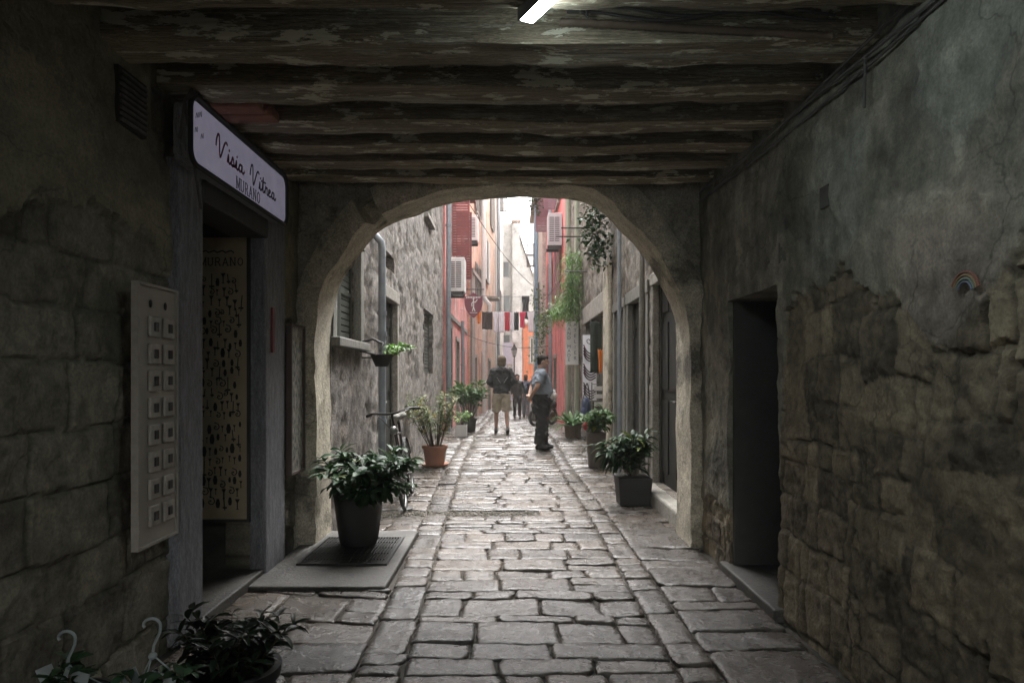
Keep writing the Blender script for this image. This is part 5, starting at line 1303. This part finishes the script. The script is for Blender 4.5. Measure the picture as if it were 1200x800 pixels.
def shoe_prims(J, grow=0.0):
    pr = []
    for s in 'LR':
        a, t = Vector(J['an' + s]), Vector(J['toe' + s]); fw = (t - a)
        heel = a + Vector((0, -.035, -.045)); pr += [('c', heel, .042 + grow, t + Vector((0, 0, -.002)), .04 + grow), ('c', a + Vector((0, 0, -.01)), .045 + grow, t, .034 + grow)]
    return pr
def leg_cloth(J, r0, r1, r2, full=True, frac=1.0):
    pr = [('l', [(0, 0, .84, .17, .125), (0, 0, .94, .172, .128), (0, .01, 1.06, .158, .122)])]
    for s in 'LR':
        h, k, a = Vector(J['hip' + s]), Vector(J['kn' + s]), Vector(J['an' + s])
        if full: pr += [('c', h, r0, k, r1), ('f', k, r1, k.lerp(a, frac), r2)]
        else: pr += [('f', h, r0, h.lerp(k, frac), r1)]
    return pr
def torso_cloth(J, zb, wide, deep, belly=0.0, neck=.075):
    le = J.get('lean', 0)
    return [('l', [(0, 0, zb, wide, deep), (0, .01 + belly * .5, 1.08, wide * .97, deep + belly), (0, .01 + le * .5, 1.2, wide * .98, deep + belly * .6), (0, le, 1.35, .2, .128), (0, le, 1.43, .165, .1), (0, le, 1.485, neck, .07)])] + \
           [('c', (0, le, 1.42), .07, J['sh' + s], .07) for s in 'LR']
# walker seen from behind
JA = dict(hipL=(-.095, 0, .92), knL=(-.115, .09, .5), anL=(-.12, .13, .1), hipR=(.095, 0, .92), knR=(.11, .02, .5), anR=(.12, -.17, .135), toeR=(.125, -.04, .035),
          shL=(-.185, .02, 1.41), shR=(.185, .02, 1.41), elL=(-.29, -.06, 1.16), elR=(.29, -.05, 1.17), wrL=(-.17, .14, 1.05), wrR=(.17, .15, 1.07), hdL=(.6, .7, 0), hdR=(-.6, .7, 0), lean=.02, head=(0, .05, 1.62), hairm='hairbrown')
def gA(J):
    top = torso_cloth(J, .9, .205, .15)
    for s in 'LR': top += [('c', J['sh' + s], .078, J['el' + s], .066), ('f', J['el' + s], .066, J['wr' + s], .05)]
    top += [('c', (-.09, -.06, 1.43), .05, (.09, -.06, 1.43), .05), ('e', (0, -.09, 1.435), (.12, .06, .085))]
    st = [('c', (-.12, -.135, 1.27), .008, (-.03, -.15, 1.13), .008)], [('c', (.12, -.135, 1.27), .008, (.03, -.15, 1.13), .008)]
    return [('jacket', 'jacket', top, .02), ('shorts', 'khaki', leg_cloth(J, .112, .102, 0, False, 1.0), .018), ('shoe', 'trainer', shoe_prims(J, .004)[:2], 0), ('shoe', 'trainer', shoe_prims(J, .004)[2:], 0),
            ('piping', 'palecable', st[0], 0), ('piping', 'palecable', st[1], 0)]
hairA = [('e', (0, -.03, .035), (.108, .122, .112)), ('e', (0, -.06, -.045), (.102, .08, .09)), ('e', (-.06, 0, .03), (.045, .08, .07)), ('e', (.06, 0, .03), (.045, .08, .07))]
person('walker seen from behind in a black jacket and khaki shorts', (X_(588, 16.4), 16.4, gz(16.4) + .0), R(4), 1.06, JA, gA, hairA, 3)
# standing man in profile
JB = dict(hipL=(-.095, 0, .92), knL=(-.105, .05, .5), anL=(-.11, .06, .09), hipR=(.095, 0, .92), knR=(.105, .0, .5), anR=(.11, -.05, .09),
          shL=(-.185, -.01, 1.4), shR=(.185, -.01, 1.4), elL=(-.25, -.13, 1.16), elR=(.26, -.12, 1.16), wrL=(-.08, -.21, .99), wrR=(.09, -.21, .97), hdL=(.7, -.1, -.5), hdR=(-.7, -.1, -.4), hsL=(0, -.5, .5), hsR=(0, -.5, .5), lean=.0, head=(0, .045, 1.615))
def gB(J):
    top = torso_cloth(J, .95, .19, .155, .05)
    for s in 'LR': top += [('f', J['sh' + s], .082, tuple(Vector(J['sh' + s]).lerp(Vector(J['el' + s]), .78)), .076)]
    tr = leg_cloth(J, .135, .112, .1, True, .97) + [('l', [(0, 0, .66, .2, .15), (0, -.005, .82, .205, .175), (0, .0, .94, .195, .175), (0, .01, 1.0, .185, .16)])]
    col = [('l', [(0, .0, 1.46, .085, .08), (0, .01, 1.5, .075, .072)])]
    patch = [('e', (.14, .06, .58), (.05, .05, .1)), ('e', (.135, .03, .47), (.04, .05, .08))]
    belt = [('l', [(0, .012, .985, .195, .178), (0, .012, 1.025, .195, .18)])]
    return [('polo_shirt', 'polo', top, .014), ('trousers', 'trouser', tr, .02), ('collar', 'polo', col, 0), ('red_patch', 'redcloth', patch, 0), ('belt', 'iron', belt, 0), ('shoe', 'shoe', shoe_prims(J, .006)[:2], 0), ('shoe', 'shoe', shoe_prims(J, .006)[2:], 0)]
hairB = [('e', (0, -.03, .05), (.084, .094, .08)), ('e', (0, -.065, -.005), (.078, .05, .065)), ('e', (0, .03, .085), (.065, .055, .035))]
person('man in a grey polo shirt and black trousers standing in profile with hands behind him', (X_(634, 13.1), 13.1, gz(13.1)), R(-82), 1.035, JB, gB, hairB, 9, .12, R(-6), .0105, .04)
# two people far down the street
JC = dict(hipL=(-.085, 0, .9), knL=(-.09, .08, .49), anL=(-.09, .12, .09), hipR=(.085, 0, .9), knR=(.09, .0, .49), anR=(.09, -.14, .11), shL=(-.165, 0, 1.39), shR=(.165, 0, 1.39), elL=(-.24, -.03, 1.13), elR=(.24, -.03, 1.13),
          wrL=(-.2, .12, .95), wrR=(.2, .1, .95), hdL=(0, .5, -.8), hdR=(0, .5, -.8), head=(0, .03, 1.6))
def gC(J):
    top = torso_cloth(J, .82, .18, .14)
    for s in 'LR': top += [('c', J['sh' + s], .07, J['el' + s], .058), ('f', J['el' + s], .058, J['wr' + s], .045)]
    return [('coat', 'jacket', top, .01), ('trousers', 'trouser', leg_cloth(J, .1, .075, .06, True, .97), .008), ('shoe', 'shoe', shoe_prims(J)[:2], 0), ('shoe', 'shoe', shoe_prims(J)[2:], 0)]
hairC = [('e', (0, -.025, .04), (.09, .105, .095)), ('e', (0, -.05, -.06), (.085, .06, .09))]
person('distant walker dressed all in black beyond the man in khaki shorts', (X_(606, 26.5), 26.5, gz(26.5)), R(184), 1.0, JC, gC, hairC, 14, 0, 0, .014)
JD = dict(JC); JD.pop('toeL', None); JD.pop('toeR', None); JD['hairm'] = 'hairbrown'
def gD(J):
    top = torso_cloth(J, .9, .185, .14)
    for s in 'LR': top += [('f', J['sh' + s], .075, tuple(Vector(J['sh' + s]).lerp(Vector(J['el' + s]), .7)), .066)]
    return [('shirt', 'greycl', top, .008), ('jeans', 'denim', leg_cloth(J, .1, .078, .068, True, .97), .008), ('backpack', 'navy', [('l', [(0, -.2, .98, .13, .07), (0, -.22, 1.1, .16, .1), (0, -.21, 1.3, .15, .09), (0, -.17, 1.4, .1, .05)])], .01), ('shoe', 'trainer', shoe_prims(J)[:2], 0), ('shoe', 'trainer', shoe_prims(J)[2:], 0)]
M['greycl'] = mat('slate_cloth', (.16, .18, .22), (.12, .14, .17), sc=8, rough=.9)
person('distant walker with a navy backpack and grey jeans at the bend of the street', (X_(616, 27.6), 27.6, gz(27.6)), R(-10), 1.0, JD, gD, hairC, 22, 0, 0, .014)
# ------------------------------------------------------------------ thin haze, put in to lift the dark tones
hm = bpy.data.materials.new('tone_lift_haze'); hm.use_nodes = True; nt = hm.node_tree; nt.nodes.remove(nt.nodes['Principled BSDF'])
pvn = nt.nodes.new('ShaderNodeVolumePrincipled'); pvn.inputs['Color'].default_value = (.97, .98, .93, 1); pvn.inputs['Density'].default_value = .002
nt.links.new(pvn.outputs[0], nt.nodes['Material Output'].inputs['Volume'])
d = MB(); d.box(-75, 75, -75, 150, -2.5, 26); tag(d.build('haze', hm), kind='stuff')
# ------------------------------------------------------------------ light, camera
w = bpy.data.worlds.new('World'); S.world = w; w.use_nodes = True; nt = w.node_tree
sky = nt.nodes.new('ShaderNodeTexSky'); sky.sky_type = 'NISHITA'; sky.sun_disc = False; sky.sun_elevation = R(62); sky.sun_rotation = R(12)
sky.air_density = 1.0; sky.dust_density = 4.0; sky.ozone_density = 1.0
hs = nt.nodes.new('ShaderNodeHueSaturation'); hs.inputs['Saturation'].default_value = .06
nt.links.new(sky.outputs[0], hs.inputs['Color']); bg = nt.nodes['Background']; nt.links.new(hs.outputs[0], bg.inputs['Color']); bg.inputs['Strength'].default_value = .15
sl = bpy.data.lights.new('sun', 'SUN'); sl.energy = .5; sl.angle = R(50); sl.color = (1, .965, .93)
so = bpy.data.objects.new('sun', sl); COL.objects.link(so); so.rotation_euler = (R(90 - 62), 0, R(180 - 12))
cam = bpy.data.cameras.new('camera'); co = bpy.data.objects.new('camera', cam); COL.objects.link(co); S.camera = co
co.location = (0, 0, 1.45); co.rotation_euler = (R(90), 0, 0); cam.sensor_width = 36; cam.lens = 24; cam.shift_y = 40 / 1200; cam.shift_x = 3 / 1200; cam.clip_end = 600; cam.clip_start = .05
S.view_settings.view_transform = 'Standard'; S.view_settings.look = 'None'; S.view_settings.gamma = 1; S.view_settings.use_curve_mapping = False
S.view_settings.exposure = 3.35
cy = S.cycles; cy.max_bounces = 10; cy.diffuse_bounces = 6; cy.glossy_bounces = 3; cy.transmission_bounces = 4; cy.sample_clamp_indirect = 6; cy.use_denoising = True; cy.volume_bounces = 1
